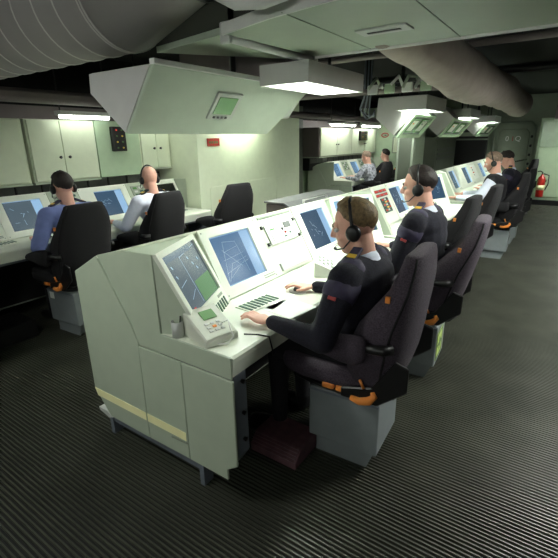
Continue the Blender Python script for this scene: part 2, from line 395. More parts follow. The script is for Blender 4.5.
# ================================================================== CONSOLES (front towards +x, ridge at local x=0)
A61 = math.radians(61)
FACE_U = Vector((math.cos(A61), 0, -math.sin(A61))); FACE_N = Vector((math.sin(A61), 0, math.cos(A61))); FACE_V = Vector((0, 1, 0))
def face(y): return (Vector((0, y, 1.174)), FACE_U, FACE_V, FACE_N)
def line_quad(mb, F, a, b, n, wd=0.0016):
    o, u, v, nn = F
    a = Vector(a); b = Vector(b); d = (b-a).normalized(); p = Vector((-d.y, d.x))*wd
    P = lambda q: o+u*q.x+v*q.y+nn*n
    q = [a+p, b+p, b-p, a-p]; P2 = lambda q: o+u*q.x+v*q.y+nn*(n+.0006)
    mb.add([P(x) for x in q]+[P2(x) for x in q], [(0, 1, 2, 3), (7, 6, 5, 4), (0, 4, 5, 1), (1, 5, 6, 2), (2, 6, 7, 3), (3, 7, 4, 0)])
def screen(t, F, u0, u1, v0, v1, kind, seed=0, n=-.006):
    """flat display with its picture laid on as thin print"""
    rnd = random.Random(seed)
    base = {'blue': 'scr_blue', 'navy': 'scr_navy', 'wing': 'scr_grey', 'off': 'scr_black', 'grey': 'scr_grey'}[kind]
    s = MB().obox(F, u0, u1, v0, v1, n-.01, n).build('screen', base, t)
    if kind == 'off': return s
    H_, W_ = u1-u0, v1-v0
    L = MB()
    pt = lambda a, b: (u0+a*H_, v0+b*W_)
    if kind in ('blue', 'navy', 'grey'):
        MB().obox(F, u0+.04*H_, u1-.02*H_, v0+.74*W_, v1-.01*W_, n, n+.0008).build('side_bar', 'scr_light', s)
        MB().obox(F, u0, u0+.035*H_, v0, v1, n, n+.0008).build('title_bar', 'scr_light', s)
        if kind == 'blue':
            MB().obox(F, u1-.035*H_, u1, v0, v1-.27*W_, n, n+.0008).build('status_bar', 'scr_light', s)
            for (a, b) in (((.15, .28), (.9, .08)), ((.15, .28), (.2, .56)), ((.35, .22), (.30, .55)), ((.5, .15), (.45, .65)), ((.2, .56), (.85, .62)), ((.6, .3), (.9, .1)), ((.6, .3), (.55, .68)), ((.75, .1), (.62, .68)), ((.3, .2), (.7, .5)), ((.85, .15), (.6, .62))):
                line_quad(L, F, pt(*a), pt(*b), n, .0009)
        else:
            for i in range(7):
                a = (rnd.uniform(.3, .75), rnd.uniform(.2, .55)); b = (a[0]+rnd.uniform(-.18, .18), a[1]+rnd.uniform(-.15, .15))
                line_quad(L, F, pt(*a), pt(*b), n, .001)
    if kind == 'wing':
        MB().obox(F, u0+.60*H_, u1-.03*H_, v0+.46*W_, v1-.03*W_, n, n+.0008).build('map_area', 'scr_green', s)
        MB().obox(F, u0+.03*H_, u0+.13*H_, v0+.03*W_, v1-.2*W_, n, n+.0008).build('title_bar', 'scr_navy', s)
        for (a, b) in (((.1, .42), (.95, .42)), ((.15, .42), (.08, .95)), ((.65, .55), (.62, .75)), ((.62, .75), (.8, .9)), ((.85, .5), (.7, .7)), ((.55, .1), (.5, .3)), ((.8, .2), (.7, .38))):
            line_quad(L, F, pt(*a), pt(*b), n, .0012)
        for (a, b) in ((.2, .12), (.36, .12), (.2, .6), (.32, .66), (.42, .72), (.3, .85)):
            line_quad(L, F, pt(a, b), pt(a+.05, b+.02), n, .004)
        MB().obox(F, u1-.09*H_, u1-.05*H_, v0+.1*W_, v0+.16*W_, n, n+.001).build('alarm_mark', 'scr_red', s)
    L.build('map_lines', 'scr_line', s)
    return s
def mod_screen(t, v0, v1, s0, s1, kind, seed=0):
    F = face(0)
    MB().oframe(F, 0.0, .418, v0+.002, v1-.002, .054, .356, s0, s1, -.014, .006).build('bezel', 'bezel', t)
    screen(t, F, .05, .36, s0-.004, s1+.004, kind, seed)
    for i in range(2):
        MB().obox(F, .374+i*.014, .381+i*.014, v1-.14, v1-.03, .004, .0085).build('label_slot', 'sage_dark', t)
    for vv in (v0+.02, v1-.02):
        for uu in (.02, .40): MB().obox(F, uu-.004, uu+.004, vv-.004, vv+.004, .006, .008).build('screw', 'sage_dark', t)
def mod_ctrl(t, v0, v1, style):
    F = face(0); w_ = v1-v0
    MB().obox(F, 0.0, .418, v0+.002, v1-.002, -.014, .002).build('control_panel', 'bezel' if style != 'green' else 'sage', t, bevel=.0015)
    if style == 'keypad':
        MB().obox(F, .012, .028, v0+.03, v1-.02, -.002, .008).build('rail', 'sage_dark', t, bevel=.002)
        p = MB().obox(F, .075, .215, v0+.055, v1-.055, .002, .016).build('inset_panel', 'white_paint', t, bevel=.003)
        for (a, b, c, d, m) in ((.088, .13, .62, .86, 'backsplash'), (.11, .12, .12, .26, 'lcd_green'), (.15, .165, .55, .62, 'scr_red'), (.16, .175, .73, .78, 'key_green'), (.13, .2, .1, .4, 'panel_grey'), (.18, .19, .5, .6, 'key_green'), (.12, .14, .5, .56, 'black_plastic')):
            MB().obox(F, a, b, v0+.055+c*(w_-.11), v0+.055+d*(w_-.11), .016, .02).build('button' if b-a < .03 else 'display', m, p, bevel=.001)
        for vv in (v0+.03, v1-.03):
            h = MB().tube([Vector(F[0]+FACE_U*a+FACE_V*vv+FACE_N*b) for a, b in ((.085, .002), (.09, .03), (.2, .03), (.205, .002))], .006, 8).build('handle', 'sage_dark', t, True)
            for a in (.085, .205): MB().obox(F, a-.012, a+.012, vv-.01, vv+.01, .002, .014).build('handle_boss', 'black_plastic', h, bevel=.003)
        MB().obox(F, .345, .40, v0+.05, v1-.04, .0, .02).build('lower_ledge', 'panel_grey', t, bevel=.003)
    elif style == 'red':
        for k in range(2):
            d = MB().obox(F, .045+k*.045, .078+k*.045, v0+.03, v1-.05, .002, .012).build('display', 'backsplash', t, bevel=.002)
            for q in range(3): MB().obox(F, .05+k*.045, .073+k*.045, v0+.045+q*.11, v0+.13+q*.11, .012, .014).build('digit', 'scr_red', d)
        p = MB().obox(F, .14, .30, v0+.12, v1-.1, .002, .012).build('button_block', 'key_green', t, bevel=.002)
        for i in range(5):
            for j in range(3):
                MB().obox(F, .15+i*.029, .168+i*.029, v0+.135+j*.058, v0+.175+j*.058, .012, .018).build('button', ('scr_red', 'panel_grey', 'black_plastic', 'gold')[(i*2+j) % 4], p, bevel=.001)
    elif style == 'green':
        p = MB().obox(F, .04, .25, v0+.05, v1-.05, .002, .01).build('inset_panel', 'sage_dark', t, bevel=.003)
        for i in range(4):
            for j in range(3): MB().obox(F, .06+i*.045, .085+i*.045, v0+.08+j*.08, v0+.13+j*.08, .01, .014).build('button', ('lcd_green', 'panel_grey', 'key_green')[(i+j) % 3], p, bevel=.001)
    elif style == 'paper':
        p = MB().obox(F, .05, .33, v0+.05, v1-.05, .002, .006).build('posted_sheet', 'paper', t)
        for i in range(4): MB().obox(F, .09+i*.05, .11+i*.05, v0+.1+.02*(i % 2), v0+.16+.03*(i % 3), .006, .008).build('mark', ('scr_red', 'key_green')[i % 2], p)
def mod_wing(t, y0, mirror, kind='wing'):
    """side wing turned towards the operator. y0 = outer end"""
    sg = -1 if mirror else 1
    W = lambda x, d, z: Vector((x, y0+sg*d, z))
    TL, TR, BL = W(.225, .012, 1.184), W(.028, .43, 1.178), W(.405, .09, .80)
    v = (TR-TL); wv = v.length; v.normalize()
    u = (BL-TL); u = (u-v*u.dot(v)); lu = u.length; u.normalize()
    n = u.cross(v)*(1) if (u.cross(v)).x > 0 else v.cross(u)
    F = (TL, u, v, n)
    BR = TL+u*lu+v*wv
    BLd = TL+u*lu
    # wedge body behind the panel
    vs = [TL-n*.012, TR-n*.012, BR-n*.012, BLd-n*.012, W(.19, .012, .79), W(.02, wv*.97, .79), W(-.0, .012, 1.165), W(-.0, .45, 1.165)]
    mb = MB()
    mb.add([TL-n*.012, BLd-n*.012, W(.216, .012, .80), BR-n*.012, TR-n*.012, W(-.01, .44, 1.160), W(-.01, .012, 1.172), W(-.01, .46, .80), W(-.01, .012, .80)],
           [(0, 1, 2), (1, 3, 7, 8, 2), (0, 4, 3, 1), (0, 6, 5, 4), (0, 2, 8, 6), (4, 5, 7, 3), (5, 6, 8, 7)])
    mb.build('wing_body', 'sage', t)
    MB().oframe(F, 0, lu, 0, wv, .028, .028+.30, .035, wv-.03, -.014, .004).build('wing_bezel', 'bezel', t)
    screen(t, F, .024, .332, .031, wv-.026, kind, 3, n=-.006)
    for i in range(5):
        MB().obox(F, .372, .435, wv-.20+i*.034, wv-.184+i*.034, .002, .008).build('key_strip', 'key_green', t, bevel=.001)
    MB().obox(F, .345, .36, wv-.12, wv-.05, .002, .006).build('label_slot', 'sage_dark', t)
def end_plates(t, y, sg, stripe=True):
    """side cover plates; outer face at y, plates extend to y+sg*.012"""
    a, b = y, y+sg*.012
    MB().prism([(-.42, 1.008), (-.206, 1.121), (.0, .80), (.040, .716), (.035, .15), (-.30, .15), (-.42, .30)], 'y', a, b).build('rear_side_plate', 'sage', t, bevel=.003)
    MB().prism([(-.200, 1.125), (-.007, 1.176), (.214, 1.184), (.216, .804), (.640, .804), (.640, .700), (.047, .700), (.006, .80)], 'y', a+sg*.003, b).build('upper_side_plate', 'sage', t, bevel=.003)
    MB().prism([(.040, .695), (.335, .695), (.335, .155), (.040, .15)], 'y', a+sg*.001, b).build('middle_side_plate', 'sage', t, bevel=.0025)
    MB().prism([(.339, .695), (.646, .695), (.646, .26), (.585, .215), (.585, .155), (.339, .155)], 'y', a, b).build('front_side_plate', 'sage', t, bevel=.003)
    if stripe:
        MB().prism([(-.418, .306), (.030, .306), (.030, .258), (-.395, .258)], 'y', a-sg*.002, a).build('yellow_stripe', 'stripe_yellow', t)
        MB().prism([(.042, .306), (.325, .306), (.325, .258), (.042, .258)], 'y', a-sg*.002, a).build('yellow_stripe', 'stripe_yellow', t)
        MB().prism([(.22, .247), (.33, .252), (.33, .244), (.22, .236)], 'y', a-sg*.004, a).build('latch', 'sage_dark', t)
    # support rail and its feet
    y2 = y+sg*.03
    r = MB().box(-.36, .40, min(y2, y2+sg*.05), max(y2, y2+sg*.05), .085, .14).build('base_rail', 'rail_grey', t, bevel=.003)
    for xx in (-.36, .37):
        MB().prism([(xx, .0), (xx+.03, .0), (xx+.03, .13), (xx, .13)], 'y', y2-sg*.006, y2+sg*.06).build('foot', 'rail_grey', r, bevel=.002)
    MB().prism([(-.43, .16), (-.36, .16), (-.30, .135), (-.34, .12), (-.42, .14)], 'y', y2-sg*.02, y2+sg*.03).build('corner_guard', 'panel_grey', t)
    # inner knee-side bracket
    y3 = y+sg*.03
    k = MB().prism([(.30, .70), (.625, .70), (.63, .28), (.58, .2), (.30, .2)], 'y', y3, y3+sg*.085).build('inner_bracket', 'rail_grey', t, bevel=.004)
    for zz in (.66, .50, .36):
        MB().tube([(.632, y3+sg*.045, zz), (.646, y3+sg*.045, zz)], .010, 8).build('bolt', 'black_metal', k, True)
def console(label, xr, y0, L, mods, wl='wing', wr='navy', group='operator consoles'):
    t = thing('operator_console', label, 'console', (xr, y0, 0), group=group)
    MB().prism([(-.41, 1.0), (-.2, 1.112), (-.012, 1.162), (.185, .80), (.185, .74), (.10, .70), (.10, .14), (-.3, .14), (-.41, .3)], 'y', .013, L-.013).build('cabinet_body', 'sage', t)
    MB().prism([(-.206, 1.121), (-.03, 1.168), (.0, 1.178), (.0, 1.166), (-.03, 1.156), (-.2, 1.108)], 'y', .004, L-.004).build('ridge_cap', 'cream', t)
    MB().prism([(.18, .803), (.632, .803), (.645, .795), (.645, .775), (.632, .705), (.18, .705)], 'y', .013, L-.013).build('worktop', 'worktop', t)
    MB().box(.22, .60, .05, L-.05, .675, .705).build('under_tray', 'rail_grey', t, bevel=.005)
    MB().box(.10, .115, .08, L-.08, .16, .70).build('knee_panel', 'black_metal', t)
    end_plates(t, 0, 1); end_plates(t, L, -1)
    if wl: mod_wing(t, 0, False, wl)
    if wr: mod_wing(t, L, True, wr)
    for m in mods:
        if m[0] == 's': mod_screen(t, m[1], m[2], m[3], m[4], m[5], int(m[1]*100))
        else: mod_ctrl(t, m[1], m[2], m[3])
    return t
XR, XL = -1.67, -4.42
c1 = console('long sage-green double console with yellow stripe, nearest to the viewer', XR, 1.14, 2.44,
        [('s', .49, .998, .55, .91, 'blue'), ('c', 1.0, 1.44, 'keypad'), ('s', 1.442, 1.95, 1.53, 1.89, 'navy')])
c2 = console('double console with red number displays in the middle of the main row', XR, 3.62, 2.35,
        [('c', .45, .86, 'red'), ('s', .862, 1.32, .90, 1.25, 'navy'), ('s', 1.322, 1.88, 1.40, 1.76, 'blue')], 'blue', 'navy')
c3 = console('farthest console of the main row, with green button panel and posted sheet', XR, 6.2, 4.6,
        [('c', .49, .92, 'green'), ('s', .922, 1.40, .98, 1.34, 'navy'), ('s', 1.402, 2.55, 1.9, 2.35, 'navy'), ('c', 2.552, 3.1, 'paper'), ('s', 3.102, 4.12, 3.4, 3.8, 'blue')], 'navy', 'navy')
c4 = console('wall console on the left where the blue and white shirted operators sit', XL, .78, 3.22,
        [('c', .03, .46, 'green'), ('s', .462, .95, .5, .86, 'navy'), ('s', .952, 1.47, 1.03, 1.39, 'grey'), ('c', 1.472, 1.80, 'green'), ('s', 1.802, 1.0*2.42, 1.98, 2.34, 'navy'), ('c', 2.422, 2.72, 'green'), ('s', 2.722, 3.19, 2.80, 3.16, 'off')], None, None)
c5 = console('short wall console with two screens in the far bay', XL, 8.25, 2.7,
        [('s', .05, .68, .23, .59, 'blue'), ('c', .682, 1.05, 'green'), ('s', 1.052, 1.62, 1.17, 1.53, 'blue'), ('c', 1.622, 2.6, 'green')], None, None)
for ob, a, b in ((c1, 0.35, 2.1), (c2, .5, 1.9)):
    pass
# trackballs and key grilles let into the worktops
def key_grille(t, x, y, rot, n=6):
    F = (Vector((x, y, .803)), Vector((math.cos(rot), math.sin(rot), 0)), Vector((-math.sin(rot), math.cos(rot), 0)), Vector((0, 0, 1)))
    g = MB().obox(F, 0, .12, 0, .03*n+.012, 0, .006).build('key_grille', 'cream', t, bevel=.001)
    for i in range(n): MB().obox(F, .012, .108, .012+i*.03, .028+i*.03, .006, .010).build('key_strip', 'key_green', g, bevel=.001)
key_grille(c1, .30, .44, -.1, 8)
key_grille(c1, .30, 1.72, .1, 6)
key_grille(c2, .30, .6, 0, 6); key_grille(c3, .30, .8, 0, 6)
key_grille(c4, .27, .80, 0, 5); key_grille(c4, .27, 1.9, 0, 5); key_grille(c4, .30, 2.85, 0, 6)
for t, x, yy in ((c1, .45, .83), (c1, .44, 1.66), (c2, .45, 1.0), (c3, .45, 1.3), (c4, .45, 1.2), (c4, .45, 2.1)):
    p = MB().loft([[(x+.05*math.cos(2*math.pi*k/20), yy+.05*math.sin(2*math.pi*k/20), z) for k in range(20)] for z in (.802, .811)]).build('trackball_plate', 'panel_grey', t)
    MB().ell((x, yy, .812), (.026, .026, .026), nu=14).build('trackball', 'black_plastic', p, True)

# ================================================================== CHAIRS (facing local -x, left side is -y)
def make_chair(fab):
    t = bpy.data.objects.new('operator_chair', None); link(t); t.empty_display_size = .1
    pb = MB().box(-.19, .19, -.165, .165, .115, .42).build('pedestal_box', 'steel_blue', t, bevel=.008, segs=2)
    MB().box(-.188, .188, -.168, -.166, .40, .412).build('box_seam', 'rail_grey', pb)
    pl = MB().box(-.16, .11, -.13, .13, 0.0, .115).build('plinth', 'steel_blue', t)
    MB().prism([(.11, .0), (.13, .0), (.17, .115), (.11, .115)], 'y', -.13, -.12).build('foot_plate', 'steel_blue', pl)
    # black suspension tray
    tr = MB(); tr.loft([sup(-.02, 0, .185, .16, .42), sup(-.02, 0, .215, .185, .45), sup(-.01, 0, .25, .215, .49), sup(0, 0, .24, .21, .515)])
    tr.build('suspension_tray', 'black_plastic', t, True)
    MB().tube([(-.25, -.19, .48), (-.1, -.21, .475), (.12, -.205, .475), (.25, -.17, .49), (.29, -.1, .51)], .012, 8).build('tray_rim', 'black_metal', t, True)
    # seat cushion
    sc = MB(); sc.loft([sup(-.09, 0, .25, .215, .495), sup(-.10, 0, .28, .24, .515), sup(-.10, 0, .285, .245, .55), sup(-.10, 0, .275, .235, .585), sup(-.10, 0, .24, .20, .60), sup(-.1, 0, .12, .1, .596)])
    sc.build('seat_cushion', fab, t, True)
    # backrest lofted upwards
    secs = [(.50, .07, .24, .19), (.57, .015, .27, .235), (.66, -.005, .295, .25), (.76, .01, .31, .256), (.86, .055, .32, .256), (.95, .125, .33, .246), (1.03, .19, .335, .228), (1.09, .215, .336, .205), (1.14, .23, .335, .18), (1.17, .238, .33, .165), (1.178, .25, .32, .15)]
    bk = MB(); rings = []
    for z, xf, xr, hw in secs:
        cx, hx = (xf+xr)/2, (xr-xf)/2
        ring = []
        for (x, y, zz) in sup(cx, 0, hx, hw, z, 32, 3.2):
            if x < cx:  # hollow front between side bolsters
                dd = 1-(min(1, abs(y)/(hw*.75)))**2
                x += dd*min(.055, hx*.5)*(0.9 if .55 < z < 1.05 else .35)
            ring.append((x, y, zz+.10*(x-cx)))
        rings.append(ring)
    bk.loft(rings); b = bk.build('backrest', fab, t, True)
    # piping along both back edges
    for sg in (-1, 1):
        MB().tube([(xf+(xr-xf)*.72, sg*hw*.985, z) for z, xf, xr, hw in secs[1:-1]], .006, 6).build('piping', 'chair_fabric_dark', b, True)
    MB().box(.205, .225, -.243, -.230, .985, 1.012).build('fabric_tag', 'orange', b)
    # recliner plates
    for sg in (-1, 1):
        MB().prism([(.02, .47), (.20, .47), (.33, .58), (.33, .70), (.27, .72), (.17, .56), (.02, .52)], 'y', sg*.232, sg*.250).build('recliner_plate', 'black_metal', t, bevel=.006)
        # armrests
        rings = []
        for (x, zc, hz, hy) in ((-.16, .735, .018, .022), (-.14, .74, .03, .036), (-.06, .75, .046, .046), (.03, .75, .066, .05), (.10, .752, .075, .05), (.135, .76, .06, .04), (.15, .765, .035, .022)):
            rings.append([(x, sg*.285+hy*math.cos(2*math.pi*k/18), zc+hz*math.sin(2*math.pi*k/18)) for k in range(18)])
        arm = MB().loft(rings).build('armrest', fab, t, True)
        MB().tube([(.11, sg*.285, .77), (.22, sg*.275, .775), (.25, sg*.245, .775)], [.02, .024, .024], 10).build('pivot', 'black_metal', arm, True)
    # orange levers on the left side
    for x0 in (-.085, -.012): MB().box(x0, x0+.062, -.240, -.205, .482, .514).build('lever', 'orange', t, bevel=.008, segs=2)
    MB().tube([(.075, -.25, .482), (.12, -.256, .478), (.165, -.256, .494), (.188, -.254, .523), (.178, -.25, .543)], [.014, .019, .021, .017, .01], 10).build('recline_handle', 'orange', t, True)
    MB().tube([(.115, -.252, .59), (.135, -.252, .55)], .007, 8).build('release_tab', 'orange', t, True)
    MB().tube([(.055, -.20, .498), (.055, -.246, .498)], .011, 8).build('adjuster_knob', 'chrome', t, True)
    return t
protoA = make_chair('chair_fabric'); protoB = make_chair('chair_fabric_dark')
used = set()
def place_chair(proto, x, y, rz, label, grp):
    if proto.name not in used: used.add(proto.name); c = proto
    else: c = copy_tree(proto)
    c.location = (x, y, 0); c.rotation_euler = (0, 0, rz)
    c['label'] = label; c['category'] = 'chair'; c['group'] = grp
    return c
G1, G2 = 'operator chairs of the main row', 'operator chairs of the left side'
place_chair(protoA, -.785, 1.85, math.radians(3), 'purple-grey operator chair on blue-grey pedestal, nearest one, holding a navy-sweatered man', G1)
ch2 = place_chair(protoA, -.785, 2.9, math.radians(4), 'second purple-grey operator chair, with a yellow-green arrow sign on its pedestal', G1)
ch3 = place_chair(protoB, -1.0, 3.95, math.radians(-2), 'empty operator chair right behind the second headset man in the main row', G1)  # rest of the main row: darker fabric stands in for weaker light
ch4 = place_chair(protoB, -.97, 5.0, math.radians(-2), 'empty shade-darkened chair between the empty one and the shirt-sleeved far operator', G1)
place_chair(protoB, -.785, 6.6, math.radians(3), 'shade-darkened chair on pedestal holding the far operator with pale blue sleeves', G1)
place_chair(protoB, -.785, 7.65, math.radians(3), 'shade-darkened chair of the leaning man farthest along the main row', G1)
place_chair(protoB, -.98, 10.75, math.radians(-8), 'last shade-darkened empty chair beside the red fire extinguisher', G1)
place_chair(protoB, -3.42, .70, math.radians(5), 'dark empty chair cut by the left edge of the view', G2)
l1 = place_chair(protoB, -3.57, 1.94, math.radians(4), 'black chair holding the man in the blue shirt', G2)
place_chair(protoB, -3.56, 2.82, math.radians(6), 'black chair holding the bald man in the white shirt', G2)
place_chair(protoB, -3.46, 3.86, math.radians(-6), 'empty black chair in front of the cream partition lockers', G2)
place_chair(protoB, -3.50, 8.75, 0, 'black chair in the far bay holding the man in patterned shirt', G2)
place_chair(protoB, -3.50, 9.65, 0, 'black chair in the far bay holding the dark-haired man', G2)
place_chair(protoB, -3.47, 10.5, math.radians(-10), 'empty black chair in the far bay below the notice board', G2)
def recline(ch, deg):
    b = [o for o in ch.children if o.name.startswith('backrest')][0]
    p = Vector((.17, 0, .52)); b.rotation_euler = (0, math.radians(deg), 0)
    b.location = p-b.rotation_euler.to_matrix() @ p
recline(ch2, 7); recline(ch3, 5); recline(ch4, 5)
# arrow sign stuck to the second pedestal
sx = .1915
sp = MB().box(sx, sx+.003, -.150, .05, .16, .36).build('arrow_sign', 'lum_sign', ch2)
MB().oframe((Vector((sx+.003, -.15, .16)), Vector((0, 1, 0)), Vector((0, 0, 1)), Vector((1, 0, 0))), 0, .2, 0, .2, .014, .186, .014, .186, 0, .001, .0).build('sign_border', 'lum_dark', sp)
MB().add([(sx+.0042, -.05+p[0], .26+p[1]) for p in ((-.07, .01), (0, .01), (0, .05), (.07, 0), (0, -.05), (0, -.01), (-.07, -.01))]+[(sx+.003, -.05+p[0], .26+p[1]) for p in ((-.07, .01), (0, .01), (0, .05), (.07, 0), (0, -.05), (0, -.01), (-.07, -.01))],
         [tuple(range(7)), tuple(range(13, 6, -1))]+[(i, (i+1) % 7, 7+(i+1) % 7, 7+i) for i in range(7)]).build('arrow', 'lum_dark', sp)
MB().box(-.15, -.09, -.1695, -.168, .33, .39).build('paper_label', 'paper', l1)

# foot rest by the nearest chair
fr_ = thing('foot_rest', 'dark maroon ribbed foot rest on the floor left of the nearest pedestal', 'foot rest', (-1.08, 1.6, 0))
MB().prism([(1.50, 0), (1.50, .045), (1.56, .105), (1.74, .105), (1.74, 0)], 'x', -1.24, -.945).build('block', 'maroon_rubber', fr_, world=True, bevel=.006)
for i in range(5): MB().prism([(1.498+i*.012, .046+i*.012), (1.504+i*.012, .052+i*.012), (1.500+i*.012, .058+i*.012), (1.494+i*.012, .052+i*.012)], 'x', -1.235, -.95).build('tread_strip', 'maroon_rubber', fr_, world=True)
fb = thing('foot_rest', 'low black foot rest with white label left of the blue-shirted man', 'foot rest', (-3.95, 1.45, 0))
MB().prism([(1.25, 0), (1.25, .08), (1.33, .16), (1.62, .16), (1.62, 0)], 'x', -4.12, -3.75).build('block', 'black_metal', fb, world=True, bevel=.008)
MB().box(-3.90, -3.84, 1.29, 1.30, .10, .15).build('paper_label', 'paper', fb, world=True)

# ================================================================== DECKHEAD: lamps, ducts, hanging displays
def light_box(x0, x1, y0, y1, z0, z1, label, glow='tube_glow', grp='box lamps over the main row'):
    t = thing('ceiling_light', label, 'lamp', ((x0+x1)/2, (y0+y1)/2, z0), group=grp)
    mb = MB()
    for a, b, c, d in ((x0, x1, y0, y0+.012), (x0, x1, y1-.012, y1), (x0, x0+.012, y0+.012, y1-.012), (x1-.012, x1, y0+.012, y1-.012)): mb.box(a, b, c, d, z0, z1)
    mb.box(x0+.012, x1-.012, y0+.012, y1-.012, z1-.012, z1)
    mb.build('lamp_housing', 'housing_side', t, world=True)
    MB().box(x0+.014, x1-.014, y0+.014, y1-.014, z0+.058, z0+.066).build('diffuser', glow, t, world=True)
    if grp == 'box lamps over the main row':      # louvre fins keep the light off the sides
        k = 9
        for i in range(1, k): MB().box(x0+(x1-x0)*i/k-.0015, x0+(x1-x0)*i/k+.0015, y0+.014, y1-.014, z0+.004, z0+.052).build('louvre_fin', 'white_paint', t, world=True)
    n = 2
    for i in range(n):
        yy = y0+(y1-y0)*(i+.5)/n
        MB().tube([((x0+x1)/2, yy, z1-.005), ((x0+x1)/2, yy, 2.63)], .012, 8).build('hanger_rod', 'black_metal', t, True, world=True)
    return t
light_box(-1.61, -1.28, 2.18, 2.92, 1.95, 2.06, 'large pale box lamp tucked under the ceiling panel, nearest of its row')
light_box(-1.83, -1.47, 5.10, 5.95, 1.95, 2.10, 'pale box lamp hanging beside the first framed display panel')
light_box(-1.87, -1.51, 7.70, 8.55, 1.95, 2.08, 'small box lamp over the second framed display panel')
light_box(-1.87, -1.51, 10.2, 11.0, 1.93, 2.06, 'farthest thin box lamp near the far wall')
light_box(-2.95, -2.6, 2.95, 3.95, 2.1, 2.22, 'box lamp over the left aisle behind the big display housing', 'tube_dim', grp='aisle lamps')
light_box(-2.95, -2.6, 7.6, 8.6, 2.2, 2.32, 'box lamp over the left aisle before the far bay', 'tube_dim', grp='aisle lamps')
# lamps outside the view that light the aisles
light_box(-2.25, -1.85, -.35, .35, 2.30, 2.42, 'box lamp over the left aisle, just beside the viewer', 'tube_near', grp='aisle lamps')
light_box(.45, .85, 2.7, 3.7, 2.3, 2.42, 'box lamp over the right aisle near the viewer', 'tube_aisle', grp='aisle lamps')
light_box(.4, .8, 10.9, 11.9, 2.3, 2.42, 'unseen box lamp added to brighten the far end of the right aisle', 'tube_aisle', grp='aisle lamps')  # added out of view to brighten the far wall
light_box(.35, .75, 4.6, 5.6, 2.3, 2.42, 'box lamp over the middle of the right aisle', 'tube_aisle', grp='aisle lamps')
# slim strip lamps under the long wall duct
def strip_lamp(x, y0, y1, z, label, glow='tube_wall'):
    t = thing('strip_light', label, 'lamp', (x, (y0+y1)/2, z), group='strip lamps along the left side')
    MB().box(x-.06, x+.06, y0, y1, z+.02, z+.06).build('lamp_housing', 'white_paint', t, world=True, bevel=.004)
    MB().tube([(x, y0+.02, z+.005), (x, y1-.02, z+.005)], .018, 10).build('tube', glow, t, True, world=True)
    for yy in (y0+.03, y1-.03): MB().tube([(x, yy, z+.06), (x, yy, 2.63)], .008, 6).build('hanger_rod', 'black_metal', t, True, world=True)
strip_lamp(-4.3, 2.45, 3.04, 1.895, 'slim white strip lamp above the cabinets over the blue-shirted man')
strip_lamp(-4.3, .5, 1.3, 1.895, 'slim white strip lamp above the leftmost wall cabinet')
strip_lamp(-4.3, 3.4, 3.95, 1.92, 'slim white strip lamp above the bald man\'s side of the wall')
strip_lamp(-3.72, 4.5, 5.2, 1.95, 'strip lamp casting a bright pool on the cream partition', 'tube_strip')
strip_lamp(-4.28, 8.2, 9.4, 1.92, 'strip lamp over the far bay screens, left one', 'tube_dim')
strip_lamp(-4.28, 9.8, 10.9, 1.92, 'strip lamp over the far bay cabinet, right one', 'tube_dim')

# long wall duct running above the cabinets
wd = thing('wall_duct', 'long grey-brown air duct running above the left wall cabinets', 'duct', (-4.1, 5, 1.98))
MB().prism([(-3.92, 1.985), (-3.90, 2.01), (-3.93, 2.07), (-4.0, 2.10), (-4.20, 2.10), (-4.2, 2.0)], 'y', -.5, 11.2).build('duct_body', 'duct_brown', wd, world=True, bevel=.01)
for yy in (1.2, 3.3, 5.4, 7.5, 9.6): MB().prism([(-3.91, 1.975), (-3.885, 2.01), (-3.92, 2.08), (-4.0, 2.115), (-4.21, 2.115), (-4.21, 1.985)], 'y', yy, yy+.05).build('flange', 'duct_brown', wd, world=True)

# big round duct across the near ceiling with raised seams
cy_, cz_, rr = 1.61, 2.375, .275
dt = thing('round_duct', 'big grey round air duct with raised seam rings crossing the upper left', 'duct', (-3.5, cy_, cz_-rr))
def ringx(x, r, cy=cy_, cz=cz_, n=40): return [(x, cy+r*math.cos(2*math.pi*k/n), cz+r*math.sin(2*math.pi*k/n)) for k in range(n)]
MB().loft([ringx(-4.9, rr), ringx(-2.02, rr)]).build('duct_body', 'duct_grey', dt, True, world=True)
for xx in (-3.62, -3.42, -3.22, -3.02, -2.82, -2.62, -2.42, -2.24, -2.05, -2.03):
    MB().loft([ringx(xx-.004, rr), ringx(xx-.002, rr+.005), ringx(xx+.002, rr+.005), ringx(xx+.004, rr)], cap=False).build('seam_ring', 'duct_seam', dt, True, world=True)
MB().loft([ringx(-2.02, rr), ringx(-1.55, .17, 1.64, 2.43), ringx(-1.30, .15, 1.64, 2.45)]).build('reducer', 'duct_grey', dt, True, world=True)
MB().loft([ringx(-1.53, .18, 1.64, 2.43), ringx(-1.49, .18, 1.64, 2.433)], cap=True).build('clamp_band', 'black_metal', dt, True, world=True)
# white hose bundle beside it
hb = thing('hose_bundle', 'bundle of white hoses at the top edge between duct and ceiling panel', 'hose', (-1.1, 1.35, 2.2))
for i, (dz, dy) in enumerate(((0, 0), (.045, .02), (.03, -.05))):
    MB().tube([(-1.34, 1.42+dy, 2.40+dz), (-1.27, 1.42+dy, 2.20+dz), (-1.15, 1.42+dy, 2.14+dz), (-1.03, 1.42+dy, 2.125+dz), (-.93, 1.42+dy, 2.135+dz), (-.84, 1.42+dy, 2.18+dz), (-.70, 1.42+dy, 2.34+dz), (-.62, 1.42+dy, 2.6)], .026, 12).build('hose', 'white_paint', hb, True, world=True)

